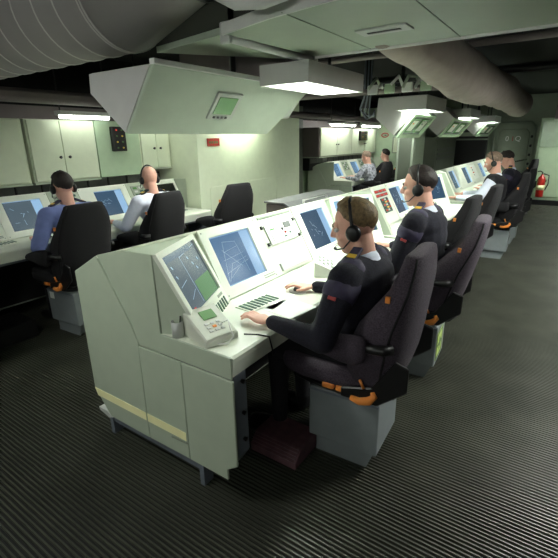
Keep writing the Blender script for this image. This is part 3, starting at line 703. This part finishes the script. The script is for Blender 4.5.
# ceiling panel with rolled left edge, bright rim and slot vent
cp = thing('ceiling_panel', 'broad grey-green ceiling panel with white rim and slot vent at the top', 'ceiling panel', (-.2, 1.9, 2.1))
pts = [(-1.39, 1.62), (-1.07, 1.53), (-.78, 1.48), (.2, 1.40), (2.0, 1.35), (2.0, 2.36), (-1.34, 2.36)]
MB().prism(pts, 'z', 2.102, 2.135).build('panel_sheet', 'ceil_panel', cp, world=True)
MB().box(-1.34, 2.0, 2.352, 2.366, 2.09, 2.16).build('front_rim', 'white_paint', cp, world=True, bevel=.003)
mb = MB()
for a, b in zip(pts[:4], pts[1:5]):
    d = (Vector(b)-Vector(a)).normalized(); nn = Vector((d.y, -d.x))*.012
    mb.prism([a, b, (b[0]+nn.x, b[1]+nn.y), (a[0]+nn.x, a[1]+nn.y)], 'z', 2.095, 2.14)
mb.build('near_rim', 'white_paint', cp, world=True)
ep = MB().tube([(-1.405, 1.66, 2.098), (-1.405, 2.47, 2.098)], .022, 14).build('edge_tube', 'white_paint', cp, True, world=True)
off = cp.location
for yy in (1.66, 2.42): 
    MB().box(-1.44-off.x, -1.38-off.x, yy-.012-off.y, yy+.012-off.y, 2.07-off.z, 2.16-off.z).build('clip', 'panel_grey', ep, bevel=.005)
sv = MB().box(-.90, -.67, 1.93, 2.04, 2.094, 2.102).build('slot_vent', 'panel_grey', cp, world=True, bevel=.002)
MB().box(-.86-off.x, -.71-off.x, 1.975-off.y, 1.995-off.y, 2.091-off.z, 2.095-off.z).build('slot', 'black_plastic', sv)
for xs in (-.55, -1.0): MB().box(xs, xs+.004, 1.5, 2.35, 2.099, 2.102).build('panel_joint', 'sage_dark', cp, world=True)
# soffit sheet left of the panel
sf = MB().prism([(-2.03, 1.79), (-1.44, 1.685), (-1.44, 2.42), (-1.57, 2.40)], 'z', 2.12, 2.15).build('soffit_sheet', 'ceil_panel'); tag(sf, 'small triangular pale green ceiling sheet between round duct and tube-edged panel', 'ceiling panel')
bm_ = MB().box(-2.6, -1.66, 2.5, 2.7, 2.02, 2.35).build('deck_beam', 'duct_brown', bevel=.01); tag(bm_, 'short grey deck beam above the big hanging display housing', 'beam')

# big sloped display housing hanging over the near console
HP = [(-1.90, 1.685), (-1.655, 1.99), (-2.15, 1.99), (-2.16, 1.89)]
hs = thing('display_housing', 'large pale sloped housing with a small green display, hanging over the near console', 'housing', (-1.9, 2.0, 1.69))
y0h, y1h = 1.43, 2.66
# end faces lean inwards at the far side as in the picture
def hp(y, k=0): return [(p[0], y, p[1]) for p in HP]
mb = MB(); n = 4
far = [(-1.90, 2.64, 1.685), (-1.655, 2.86, 1.99), (-2.15, 2.86, 1.99), (-2.16, 2.80, 1.89)]
mb.add(hp(y0h)+far, [(0, 1, 2, 3), (7, 6, 5, 4), (0, 4, 5, 1), (1, 5, 6, 2), (2, 6, 7, 3), (3, 7, 4, 0)])
mb.build('housing_shell', 'housing', hs, world=True, bevel=.012, segs=2)
MB().prism([(HP[0][0]-.006, HP[0][1]+.012), (HP[1][0]-.018, HP[1][1]-.006), (HP[2][0]+.008, HP[2][1]-.006), (HP[3][0]+.008, HP[3][1]+.004)], 'y', y0h-.006, y0h+.01).build('end_cover', 'housing_side', hs, world=True)
MB().prism([(-1.68, 1.985), (-1.645, 1.985), (-1.645, 2.01), (-1.68, 2.01)], 'y', 1.43, 2.86).build('top_lip', 'white_paint', hs, world=True, bevel=.003)
fu = Vector((-1.90+1.655, 0, 1.685-1.99)).normalized(); fn = Vector((-fu.z, 0, fu.x)) ; fn = fn if fn.x > 0 else -fn
FH = (Vector((-1.655, 0, 1.99)), fu, Vector((0, 1, 0)), fn)
db = MB().obox(FH, .10, .275, 1.93, 2.15, -.004, .012).build('small_display', 'panel_grey', hs, world=True, bevel=.004)
FHl = (FH[0]-hs.location, fu, FH[2], fn)
MB().obox(FHl, .125, .235, 1.955, 2.115, .012, .015).build('display_glass', 'lcd_green', db)
for i in range(4): MB().obox(FHl, .25, .262, 1.97+i*.035, 1.985+i*.035, .012, .018).build('button', 'black_plastic', db)
MB().prism([(-1.88, 1.80), (-1.72, 1.99), (-1.80, 1.99), (-1.93, 1.82)], 'y', 2.70, 2.90).build('end_bracket', 'panel_grey', hs, world=True, bevel=.004)
for yy in (2.35, 2.6): MB().tube([(-1.95, yy, 1.98), (-1.95, yy, 2.63)], .02, 8).build('hanger_rod', 'black_metal', hs, True, world=True)

# smaller framed display panels further down the row
def hanging_display(y0, y1, label):
    t = thing('hanging_display', label, 'display', (-1.9, (y0+y1)/2, 1.67), group='framed display panels hanging over the main row')
    MB().prism([(-1.90, 1.675), (-1.67, 1.935), (-1.85, 2.11), (-2.13, 2.12), (-2.15, 1.88)], 'y', y0, y1).build('housing_shell', 'housing_side', t, world=True, bevel=.006)
    FD = (Vector((-1.67, 0, 1.935)), fu, Vector((0, 1, 0)), fn); H = .347
    o = t.location
    FL = (FD[0]-o, fu, FD[2], fn); L = y1-y0
    f = MB().oframe(FL, 0.0, H, y0, y1, .04, H-.04, y0+.08, y1-.08, .002, .03).build('frame', 'wall_green', t)
    MB().obox(FL, .03, H-.03, y0+.06, y1-.06, -.004, .006).build('back_plate', 'backsplash', t)
    for k in range(2):
        a = y0+L*(.14+.40*k); b = a+L*.30
        g = MB().obox(FL, .07, H-.07, a, b, .006, .016).build('display_pane', 'lcd_green', t, bevel=.003)
        MB().obox(FL, .10, H-.10, a+L*.05, b-L*.05, .016, .019).build('legend_strip', 'cream', g)
        MB().obox(FL, .13, .15, a+L*.08, a+L*.13, .019, .022).build('lamp', ('orange', 'key_green')[k], g)
    MB().tube([(-2.0, (y0+y1)/2, 2.1), (-2.0, (y0+y1)/2, 2.63)], .025, 8).build('hanger_rod', 'black_metal', t, True, world=True)
hanging_display(5.33, 6.25, 'framed double display panel hanging in front of the notice board, nearest of three')
hanging_display(7.32, 8.7, 'middle framed display panel hanging over the olive rack')
hanging_display(10.3, 11.8, 'farthest framed display panel hanging beside the black status board')

# sagging cloth duct over the right aisle
cd_ = MB(); rings = []; N = 46
for i in range(N+1):
    yy = 2.30+6.9*i/N; k = i/N
    r = .19*(1+.05*math.sin(yy*3.1)+.03*math.sin(yy*7.7))*(1-.05*k)
    k0 = min(1, (yy-2.3)/1.6); r *= .62+.38*k0
    if i > N-3: r *= (.9, .6, .12)[i-(N-2)]
    zc = 2.185-.02*math.sin(yy*1.7)+.04*(1-k0)
    ring = []
    for q in range(36):
        a = 2*math.pi*q/36
        rq = r*(1+.018*math.sin(5*a+yy*9)+.015*math.sin(3*a-yy*5))
        ring.append((-.93+rq*math.cos(a), yy, zc+rq*math.sin(a)-(.02 if math.sin(a) < -.5 else 0)))
    rings.append(ring)
o = cd_.loft(rings).build('cloth_duct', 'cloth_duct', None, True); tag(o, 'big sagging beige cloth-covered duct running along the ceiling to the far end', 'duct')
cs = thing('cable_bracket', 'dark hanging bracket and wire above the beige cloth duct', 'bracket', (-.4, 3.2, 2.2))
MB().tube([(-.48, 2.9, 2.63), (-.48, 2.9, 2.40), (-.40, 3.1, 2.30)], .01, 8).build('wire', 'panel_grey', cs, True, world=True)
MB().tube([(-.62, 3.0, 2.63), (-.62, 3.0, 2.34)], .008, 8).build('hook', 'panel_grey', cs, True, world=True)

# pipes and trays of the dark deckhead
def pipe(name, path, r, m, label, cat='pipe'): o = MB().tube(path, r, 10).build(name, m, None, True); tag(o, label, cat); return o
pipe('overhead_pipe', [(-4.5, 4.6, 2.46), (2.2, 4.6, 2.46)], .03, 'duct_brown', 'thin overhead pipe crossing behind the ceiling panel')
pipe('overhead_pipe', [(-4.5, 5.0, 2.16), (-1.2, 5.0, 2.16)], .035, 'duct_brown', 'thicker overhead pipe crossing just above the second box lamp')
pipe('overhead_pipe', [(-.3, 3.35, 2.30), (2.2, 3.35, 2.30)], .022, 'sage_dark', 'pale overhead pipe at the upper right, over the aisle')
pipe('overhead_pipe', [(-.4, 8.9, 2.02), (2.3, 8.9, 2.02)], .12, 'duct_brown', 'fat grey overhead pipe leaving the far end of the cloth duct')
pipe('overhead_pipe', [(-4.5, 6.9, 2.5), (2.2, 6.9, 2.5)], .05, 'black_metal', 'dark overhead pipe crossing beyond the middle lamp')
pipe('overhead_pipe', [(0.2, 3.6, 2.45), (.2, 12.7, 2.45)], .06, 'black_metal', 'dark lengthwise pipe in the upper right corner')
ct = thing('cable_tray', 'tangle of pale cables and clamps above the second box lamp', 'cables', (-1.75, 4.9, 2.2))
rc = random.Random(4)
for i in range(7):
    x = -2.15+i*.13
    MB().tube([(x, 4.75, 2.14+.06*rc.random()), (x+.06*rc.uniform(-1, 1), 4.85, 2.2+.1*rc.random()), (x+.08*rc.uniform(-1, 1), 5.0, 2.15+.15*rc.random()), (x+.05, 5.15, 2.2)], .016, 8).build('cable', ('white_paint', 'sage', 'panel_grey')[i % 3], ct, True, world=True)
for i in range(4): MB().box(-2.1+i*.2, -1.98+i*.2, 4.9, 4.93, 2.12, 2.22).build('clamp', ('white_paint', 'wall_green')[i % 2], ct, world=True, bevel=.01)
cbl = thing('cable_coil', 'small coil of dark cables left of the first framed display panel', 'cables', (-2.3, 5.4, 1.9))
for i in range(5):
    MB().tube([(-2.30+.02*i, 5.3, 2.63), (-2.30+.02*i, 5.3, 2.15), (-2.36+.03*i, 5.32, 2.0-.02*i), (-2.28+.02*i, 5.34, 1.88+.01*i), (-2.18, 5.36, 1.92+.015*i)], .012, 8).build('cable', ('rail_grey', 'black_plastic')[i % 2], cbl, True, world=True)

# ================================================================== FILL LAMPS, unseen, added on the wall behind the viewer for frontal light
def fill_lamp(x0, x1, z0, z1, label, glow='tube_wall'):
    t = thing('fill_light', label, 'lamp', ((x0+x1)/2, -2.58, z0), group='added fill lamps on the wall behind the viewer')
    MB().box(x0, x1, -2.6, -2.52, z0, z1).build('lamp_housing', 'white_paint', t, world=True, bevel=.008)
    MB().box(x0+.03, x1-.03, -2.52, -2.50, z0+.03, z1-.03).build('diffuser', glow, t, world=True, bevel=.006)
fill_lamp(-2.3, -.9, 1.75, 2.1, 'wide added fill lamp on the near wall, left of the viewer')
fill_lamp(.2, 1.6, 1.75, 2.1, 'wide added fill lamp on the near wall, right of the viewer')

# ================================================================== PEOPLE
def ik(a, b, l1, l2, pole):
    d = b-a; L = min(d.length, (l1+l2)*.995); dn = d.normalized()
    x = (l1*l1-l2*l2+L*L)/(2*L); h = math.sqrt(max(0, l1*l1-x*x))
    p = pole-dn*pole.dot(dn); p.normalize()
    return a+dn*x+p*h, a+dn*L
def person(label, base, facing, hands, top='navy_wool', sleeve=None, skin='skin', hair='hair_brown', bald=False, lean=0.0, head=(.04, 0, 0), head_yaw=0.0, head_pitch=0.0,
           voxel=.007, collar='white_shirt', headset=True, patch=True, hip=.66, scale=1.0, vest=False, elbow_out=.55, hunch=0.0, fingers=True):
    """seated figure. base = point on the floor under the hips, facing = heading angle; hands = world points (left, right) for the wrists"""
    F = Vector((math.cos(facing), math.sin(facing), 0)); Lf = Vector((-math.sin(facing), math.cos(facing), 0)); U = Vector((0, 0, 1))
    B = Vector(base)
    W = lambda f, l, u: F*f+Lf*l+U*u            # relative to base
    t = thing('person', label, 'person', B)
    s = scale
    P = {}
    P['pel'] = W(0, 0, hip); P['waist'] = W(.02+lean*.25, 0, hip+.15*s); P['chest'] = W(.03+lean*.65, 0, hip+.31*s); P['nb'] = W(.03+lean+hunch, 0, hip+.465*s)
    hc = P['nb']+W(head[0]+.0, head[1], .135*s+head[2])
    up = (P['nb']-P['waist']).normalized()
    sh = {1: P['chest']+Lf*.198*s+up*.095*s+F*hunch*.6, -1: P['chest']-Lf*.198*s+up*.095*s+F*hunch*.6}
    el, wr = {}, {}
    for q, hnd in ((1, hands[0]), (-1, hands[1])):
        tgt = Vector(hnd)-B
        el[q], wr[q] = ik(sh[q], tgt, .285*s, .26*s, W(-.35, q*elbow_out, -.8))
    hipj = {q: W(.03, q*.095*s, hip-.01) for q in (1, -1)}
    knee = {q: W(.43*s, q*.12*s, hip-.065) for q in (1, -1)}
    ank = {q: W(.42*s, q*.13*s, .10) for q in (1, -1)}
    toe = {q: W(.58*s, q*.15*s, .045) for q in (1, -1)}
    # head frame
    cy, sy = math.cos(head_yaw), math.sin(head_yaw)
    hf = (F*cy+Lf*sy); hl = (-F*sy+Lf*cy)
    hf2 = (hf*math.cos(head_pitch)-U*math.sin(head_pitch)).normalized(); hu = (U*math.cos(head_pitch)+hf*math.sin(head_pitch)).normalized()
    HW = lambda f, l, u: hc+hf2*f*s+hl*l*s+hu*u*s
    fr = (hf2, hl, hu)
    # ---- body: one continuous figure
    mb = MB()
    mb.ell(HW(-.012, 0, .035), (.098*s, .077*s, .095*s), fr)
    mb.ell(HW(.022, 0, -.035), (.070*s, .062*s, .085*s), fr)
    mb.caps(HW(.05, 0, -.095), HW(.035, 0, -.085), .028*s, .036*s)
    mb.caps(HW(.0, .03, -.075), HW(.05, .012, -.1), .026*s, .02*s); mb.caps(HW(.0, -.03, -.075), HW(.05, -.012, -.1), .026*s, .02*s)
    mb.caps(HW(.088, 0, .02), HW(.106, 0, -.022), .009*s, .0135*s); mb.ell(HW(.096, 0, -.027), (.016*s, .017*s, .009*s), fr)
    mb.caps(HW(.076, .035, .028), HW(.082, -.035, .028), .012*s, .012*s)
    mb.caps(HW(.080, .018, -.062), HW(.080, -.018, -.062), .009*s, .009*s); mb.caps(HW(.077, .015, -.073), HW(.077, -.015, -.073), .009*s, .009*s)
    for q in (1, -1):
        mb.ell(HW(-.008, q*.079, -.012), (.020*s, .009*s, .033*s), fr)
        mb.ell(HW(.055, q*.04, -.03), (.028*s, .02*s, .024*s), fr)
    mb.caps(HW(-.025, 0, -.05), P['nb']+F*-.005-U*.02, .056*s, .062*s, 16)
    def torso(m, k):
        fr0 = (F, Lf, U)
        m.ell(P['pel']+U*.0, (.135*s*k, .175*s*k, .115*s), fr0)
        m.ell(P['waist'], (.132*s*k, .165*s*k, .17*s), (F, Lf, up))
        m.ell(P['chest'], (.142*s*k, .19*s*k, .185*s), (F, Lf, up))
        m.ell(P['chest']+up*.07*s-F*.015, (.125*s*k, .205*s*k, .095*s), (F, Lf, up))
        for q in (1, -1): m.caps(P['nb']-U*.045*s+Lf*q*.03*s-F*.015, sh[q], .066*s*k, .074*s*k)
    def arms(m, k, ext=0.0):
        for q in (1, -1):
            m.caps(sh[q], el[q], .072*s*k, .056*s*k); m.caps(el[q], wr[q]+(wr[q]-el[q]).normalized()*ext, .056*s*k, .034*s*k+ext*.1)
    def legs(m, k, full=True):
        for q in (1, -1):
            m.caps(hipj[q], knee[q], .085*s*k, .062*s*k); m.caps(knee[q], ank[q], .06*s*k, .04*s*k)
    torso(mb, .86); arms(mb, .80); legs(mb, .86)
    for q in (1, -1): mb.caps(ank[q]-U*.03, toe[q]*.55+ank[q]*.45-U*.025, .03*s, .022*s)
    # hands: palm, four fingers, thumb
    for q in (1, -1):
        d = (wr[q]-el[q]); d.z *= .25; d.normalize()
        side = U.cross(d).normalized()          # to the left of the hand
        ths = -side*q                            # thumb side points inwards
        n = U
        k0 = wr[q]+d*.02
        mb.ell(k0+d*.045-n*.002, (.052*s, .038*s, .016*s), (d, side, n))
        if fingers:
            for i, (off, ln) in enumerate(((.027, .075), (.009, .085), (-.009, .08), (-.026, .062))):
                b0 = k0+d*.075+ths*off
                dd = (d+ths*off*3).normalized()
                m1 = b0+dd*ln*.45+n*.010; m2 = m1+dd*ln*.35-n*.010; m3 = m2+dd*ln*.22-n*.012
                mb.caps(b0-dd*.015, m1, .0095*s, .0088*s, 8); mb.caps(m1, m2, .0088*s, .008*s, 8); mb.caps(m2, m3, .008*s, .0068*s, 8)
            b0 = k0+d*.025+ths*.026-n*.002; m1 = b0+d*.032+ths*.024-n*.004; m2 = m1+d*.03+ths*.004-n*.006
            mb.caps(b0, m1, .013*s, .0105*s, 8); mb.caps(m1, m2, .0105*s, .008*s, 8)
    def put(name, m, mm, vox, sm=4, par=t):
        me = remesh(m, vox, sm); me.materials.append(MATS[mm]); o = bpy.data.objects.new(name, me); link(o, par); return o
    body = put('body', mb, skin, voxel*.8, 3)
    # ---- clothing
    m = MB(); torso(m, 1.04)
    if not vest: arms(m, 1.05, -.005)
    else:
        for q in (1, -1): m.caps(sh[q], sh[q]+(el[q]-sh[q])*.12, .07*s, .068*s)
    jersey = put('vest' if vest else 'sweater' if top == 'navy_wool' else 'shirt', m, top, voxel*1.3, 5)
    if vest:
        for q in (1, -1):
            m = MB(); m.caps(sh[q], el[q], .074*s, .058*s); m.caps(el[q], wr[q]*.93+el[q]*.07, .058*s, .036*s); put('shirt_sleeve', m, sleeve or 'white_shirt', voxel*1.3, 4)
    m = MB(); legs(m, 1.06); m.ell(P['pel']-U*.02, (.135*s, .172*s, .11*s), (F, Lf, U)); put('trousers', m, 'black_cloth', voxel*1.5, 5)
    m = MB()
    for q in (1, -1): 
        m = MB(); m.caps(ank[q]-U*.045, toe[q], .046*s, .038*s); m.caps(ank[q], ank[q]-U*.04, .045*s, .046*s); put('shoe', m, 'black_plastic', voxel*1.4, 4)
    # collar ring
    if collar:
        n0 = P['nb']-U*.025; tilt = (U*.92-F*.0+F*.38).normalized(); e1 = (F-tilt*F.dot(tilt)).normalized(); e2 = tilt.cross(e1)
        rings = []
        for (r, h) in ((.082, -.012), (.079, .012), (.070, .038), (.066, .036), (.072, -.01)):
            rings.append([n0+(e1*math.cos(2*math.pi*k/24)*1.0+e2*math.sin(2*math.pi*k/24)*1.02)*r*s+tilt*h*s for k in range(24)])
        MB().loft(rings, cap=False).build('collar', collar, t, True)
    if patch:
        for q in (1, -1):
            if top == 'navy_wool':
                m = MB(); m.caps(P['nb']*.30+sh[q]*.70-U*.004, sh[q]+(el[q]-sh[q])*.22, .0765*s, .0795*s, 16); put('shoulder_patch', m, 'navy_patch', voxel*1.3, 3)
            mid = (P['nb']*.42+sh[q]*.58)+U*.070*s; a = (sh[q]-P['nb']).normalized(); a.z -= .12; a.normalize(); b = U.cross(a).normalized()*1.0; c = a.cross(b); c = c if c.z > 0 else -c
            e = MB().obox((mid, a, b, c), -.055*s, .055*s, -.024*s, .024*s, -.012, .006).build('epaulette', 'navy_patch' if top != 'white_shirt' else 'black_cloth', t, bevel=.004)
            MB().obox((mid, a, b, c), .005*s, .03*s, -.02*s, .02*s, .004, .009).build('rank_mark', 'gold', e)
        ua = (el[1]-sh[1]).normalized(); pm = sh[1]+(el[1]-sh[1])*.45; out = (Lf-ua*Lf.dot(ua)).normalized(); sd = ua.cross(out)
        if top == 'navy_wool':
            MB().obox((pm, ua, sd, out), -.03, -.012, -.02, .02, .045*s, .068*s).build('badge', 'red_sign', t, bevel=.002)
    # ---- hair
    if not bald:
        rg = []; nA, nR = 40, 12
        rn = random.Random(hash(label) % 999)
        c0 = HW(-.012, 0, .035)
        for r_ in range(nR+1):
            ring = []
            for k in range(nA):
                a = 2*math.pi*k/nA; ca = math.cos(a)
                low = -.10-.62*max(0, -ca)**.8 if ca < 0 else -.10+.62*min(1, ca*1.25)
                if abs(math.sin(a)) > .85: low -= .12
                el_ = math.asin(max(-.99, min(.99, low))); e_ = el_+(math.pi/2-.02-el_)*r_/nR
                k_ = r_/nR
                thick = -.012+.030*min(1, k_*3.2)
                pdir = hf2*math.cos(e_)*ca*.098+hl*math.cos(e_)*math.sin(a)*.077+hu*math.sin(e_)*.095
                nz = noise.noise(pdir*60)*.008*min(1, k_*2) if hair != 'hair_dark' else noise.noise(pdir*50)*.005*min(1, k_*2)
                ring.append(c0+pdir*s+pdir.normalized()*(thick*.55+nz+(.008 if ca > .3 and k_ > .3 else 0)))
            rg.append(ring)
        MB().loft(rg).build('hair', hair, t, True)
    for q in (1, -1):
        ey = MB().ell(HW(.078, q*.03, .004), (.0125*s, .0125*s, .0105*s), fr, 12, 8).build('eye', 'eye_white', t, True)
        MB().ell(HW(.0875, q*.031, .004), (.004*s, .0055*s, .0055*s), fr, 10, 6).build('iris', 'black_plastic', ey, True)
        MB().caps(HW(.088, q*.048, .026), HW(.094, q*.016, .03), .0045*s, .005*s, 8).build('eyebrow', hair, t, True)
    # ---- headset
    if headset:
        hs_ = bpy.data.objects.new('headset', None); link(hs_, t)
        band = [HW(-.005, .092*math.cos(a), -.005+.145*math.sin(a)) for a in [math.pi*i/16 for i in range(17)]]
        MB().tube(band, .008*s, 8).build('headband', 'black_plastic', hs_, True)
        for q in (1, -1):
            cpos = HW(-.006, q*.088, -.012)
            rings = [[cpos+hl*q*h+(hf2*math.cos(2*math.pi*k/20)*.9+hu*math.sin(2*math.pi*k/20))*r*s for k in range(20)] for r, h in ((.030, -.012), (.038, -.006), (.038, .010), (.030, .018), (.012, .021))]
            MB().loft(rings).build('ear_cup', 'black_plastic', hs_, True)
        MB().tube([HW(.0, .10, -.03), HW(.05, .088, -.075), HW(.088, .05, -.085), HW(.1, .03, -.08)], [.004, .0035, .0035, .008], 8).build('microphone_boom', 'black_plastic', hs_, True)
    return t
PI = math.pi
person('man in navy sweater and headset in the nearest chair, left hand on the desk', (-.755, 1.86, 0), PI+.02, [(-1.06, 1.48, .832), (-1.13, 2.03, .832)],
       lean=-.01, head=(.055, .0, .0), head_pitch=.2, head_yaw=.28, voxel=.0065, hair='hair_brown', hip=.625, scale=1.03)
person('second man in navy sweater and headset, white collar showing, looking at the screen', (-.745, 2.93, 0), PI-.02, [(-1.12, 2.80, .832), (-1.10, 3.22, .832)],
       lean=.02, head=(.055, 0, .01), head_pitch=.1, head_yaw=.2, voxel=.0075, hair='hair_dark', hip=.69, scale=1.05)
person('far man in dark vest with pale blue sleeves typing in the main row', (-.80, 6.55, 0), PI, [(-1.28, 6.25, .85), (-1.30, 6.75, .85)],
       lean=.04, head=(.05, 0, .02), head_pitch=.3, head_yaw=.15, voxel=.011, hair='hair_grey', vest=True, top='black_cloth', sleeve='white_shirt', patch=False, scale=1.05)
person('farthest man in dark sweater leaning forward past the headset operator', (-.70, 7.8, 0), PI, [(-1.15, 7.55, .85), (-1.15, 8.05, .85)],
       lean=.10, head=(.07, 0, 0), head_pitch=.5, voxel=.012, hair='hair_dark', patch=True, headset=False, scale=1.05)
person('man in blue shirt and headset at the left wall console', (-3.56, 2.03, 0), PI, [(-3.84, 1.79, .835), (-3.95, 2.3, .835)],
       lean=.05, head=(.03, 0, .02), head_yaw=-.1, head_pitch=.1, voxel=.010, hair='hair_dark', top='blue_shirt', collar=None, skin='skin', hip=.66)
person('bald man in white shirt with black epaulettes at the left wall console', (-3.53, 2.95, 0), PI, [(-3.94, 2.68, .835), (-3.98, 3.2, .835)],
       lean=.05, head=(.04, 0, .02), head_yaw=-.15, head_pitch=.12, voxel=.010, bald=True, hair='hair_grey', top='white_shirt', collar=None, hip=.66)
person('man in patterned grey shirt working in the far bay', (-3.52, 8.72, 0), PI, [(-4.0, 8.45, .85), (-4.02, 8.95, .85)],
       lean=.08, head=(.05, 0, 0), head_pitch=.25, voxel=.014, hair='hair_grey', top='camo', collar=None, skin='skin', patch=False, headset=False)
person('dark-haired man in dark jacket at the far end of the bay', (-3.50, 9.62, 0), PI, [(-4.0, 9.35, .85), (-4.02, 9.85, .85)],
       lean=.04, head=(.04, 0, .02), head_pitch=.1, voxel=.014, hair='hair_dark', top='black_cloth', collar=None, patch=False, headset=False)

# ================================================================== THINGS ON THE DESKS
def wedge(name, label, cat, cx, cy, rz, w, d, h0, h1, m, z=.8035):
    """desk unit with a sloping top; low side towards local +x"""
    t = thing(name, label, cat, (cx, cy, z), rz)
    b = MB().prism([(-d/2, 0), (d/2, 0), (d/2, h0), (-d/2, h1)], 'y', -w/2, w/2).build('case', m, t, bevel=.004)
    sl = Vector((d, 0, h0-h1)).normalized(); nn = Vector((-sl.z, 0, sl.x))
    return t, (Vector((-d/2, -w/2, h1)), sl, Vector((0, 1, 0)), nn), Vector((d, 0, h0-h1)).length
ph, F, ln = wedge('intercom_phone', 'beige intercom unit with green display on the near console corner', 'intercom', -1.24, 1.255, math.radians(-14), .17, .19, .03, .115, 'phone_body')
MB().obox(F, .006, ln-.006, .006, .164, .0, .004).build('face_plate', 'phone_body', ph, bevel=.002)
MB().obox(F, .035, .09, .06, .13, .004, .007).build('display', 'lcd_green', ph)
for i in range(3):
    for j in range(3): MB().obox(F, .11+i*.022, .124+i*.022, .045+j*.03, .065+j*.03, .004, .008).build('key', 'panel_grey' if (i, j) != (1, 1) else 'orange', ph, bevel=.002)
MB().tube([(.03, .04, .065), (.06, .055, .085), (.085, .05, .05), (.12, .04, .03), (.13, .0, .012), (.10, -.03, .012)], .0035, 8).build('wire_loop', 'white_paint', ph, True)
cb = MB().tube([(-1.11, 1.33, .818), (-1.06, 1.37, .812), (-1.02, 1.40, .80), (-1.012, 1.41, .74), (-1.02, 1.43, .69)], .004, 8).build('cable', 'black_plastic', None, True); tag(cb, 'thin black cable looping from the intercom over the desk edge', 'cable')
cup = thing('pen_cup', 'small clear-grey pen cup standing against the near console wing', 'cup', (-1.37, 1.175, .8035))
rings = [[(r*math.cos(2*math.pi*k/18), r*math.sin(2*math.pi*k/18), z) for k in range(18)] for r, z in ((.026, 0), (.028, .075), (.024, .075), (.022, .006))]
MB().loft(rings).build('cup_wall', 'panel_grey', cup, True)
for i, (dx, dy) in enumerate(((.006, .004), (-.006, .006))): MB().tube([(dx, dy, .01), (dx*2.5, dy*2.5, .10)], .004, 6).build('pen', 'black_plastic', cup, True)
def sheet(cx, cy, rz, w, d, label, z=.8035):
    o = MB().box(-d/2, d/2, -w/2, w/2, 0, .0015).build('paper_sheet', 'paper'); o.location = (cx, cy, z); o.rotation_euler = (0, 0, rz); tag(o, label, 'paper'); return o
sheet(-1.30, 1.80, .1, .30, .21, 'white paper sheet on the near desk below the blue map screen')
sheet(-1.12, 1.73, -.15, .21, .2, 'white paper sheet between the hands of the nearest man')
sheet(-1.30, 3.0, .1, .30, .21, 'white paper sheet on the desk before the second man')
sheet(-1.30, 4.15, .3, .30, .21, 'white paper sheet below the red number displays')
sheet(-1.25, 4.75, -.2, .30, .21, 'white paper sheet on the desk past the second man')
sheet(-1.25, 6.95, .1, .21, .21, 'white paper sheet by the hands of the far typing man')
sheet(-4.05, 1.42, 0, .3, .24, 'white paper sheet on the left wall desk near the blue-shirted man')
sheet(-4.05, 2.75, .2, .3, .21, 'white paper sheet on the left wall desk near the bald man')
def keypad(cx, cy, rz, label):
    t, F, ln = wedge('keypad_unit', label, 'keypad', cx, cy, rz, .25, .16, .03, .10, 'bezel')
    MB().obox(F, .015, ln-.015, .02, .23, 0, .004).build('face_plate', 'white_paint', t, bevel=.001)
    for i in range(4):
        for j in range(5): MB().obox(F, .025+i*.03, .045+i*.03, .035+j*.038, .06+j*.038, .004, .009).build('key', ('panel_grey', 'sage_dark')[(i+j) % 2], t, bevel=.002)
keypad(-1.26, 2.40, .5, 'wedge-shaped keypad unit on the near desk in front of the nearest man')
keypad(-1.28, 4.45, -.1, 'wedge-shaped keypad unit on the middle desk under the red displays')
# low sloped locker behind the row
lo = thing('low_locker', 'low grey locker with sloping lid and white handle behind the main row', 'locker', (-2.35, 4.0, 0))
MB().prism([(-2.55, 0), (-2.12, 0), (-2.12, .93), (-2.32, 1.03), (-2.55, 1.03)], 'y', 3.5, 4.7).build('locker_body', 'duct_brown', lo, world=True, bevel=.008)
MB().prism([(-2.11, .935), (-2.32, 1.04), (-2.56, 1.04), (-2.56, 1.055), (-2.315, 1.055), (-2.10, .95)], 'y', 3.48, 4.72).build('lid', 'backsplash', lo, world=True, bevel=.003)
MB().tube([(-2.25, 3.75, 1.0), (-2.25, 3.75, 1.055), (-2.25, 4.25, 1.055), (-2.25, 4.25, 1.0)], .012, 8).build('handle', 'white_paint', lo, True, world=True)
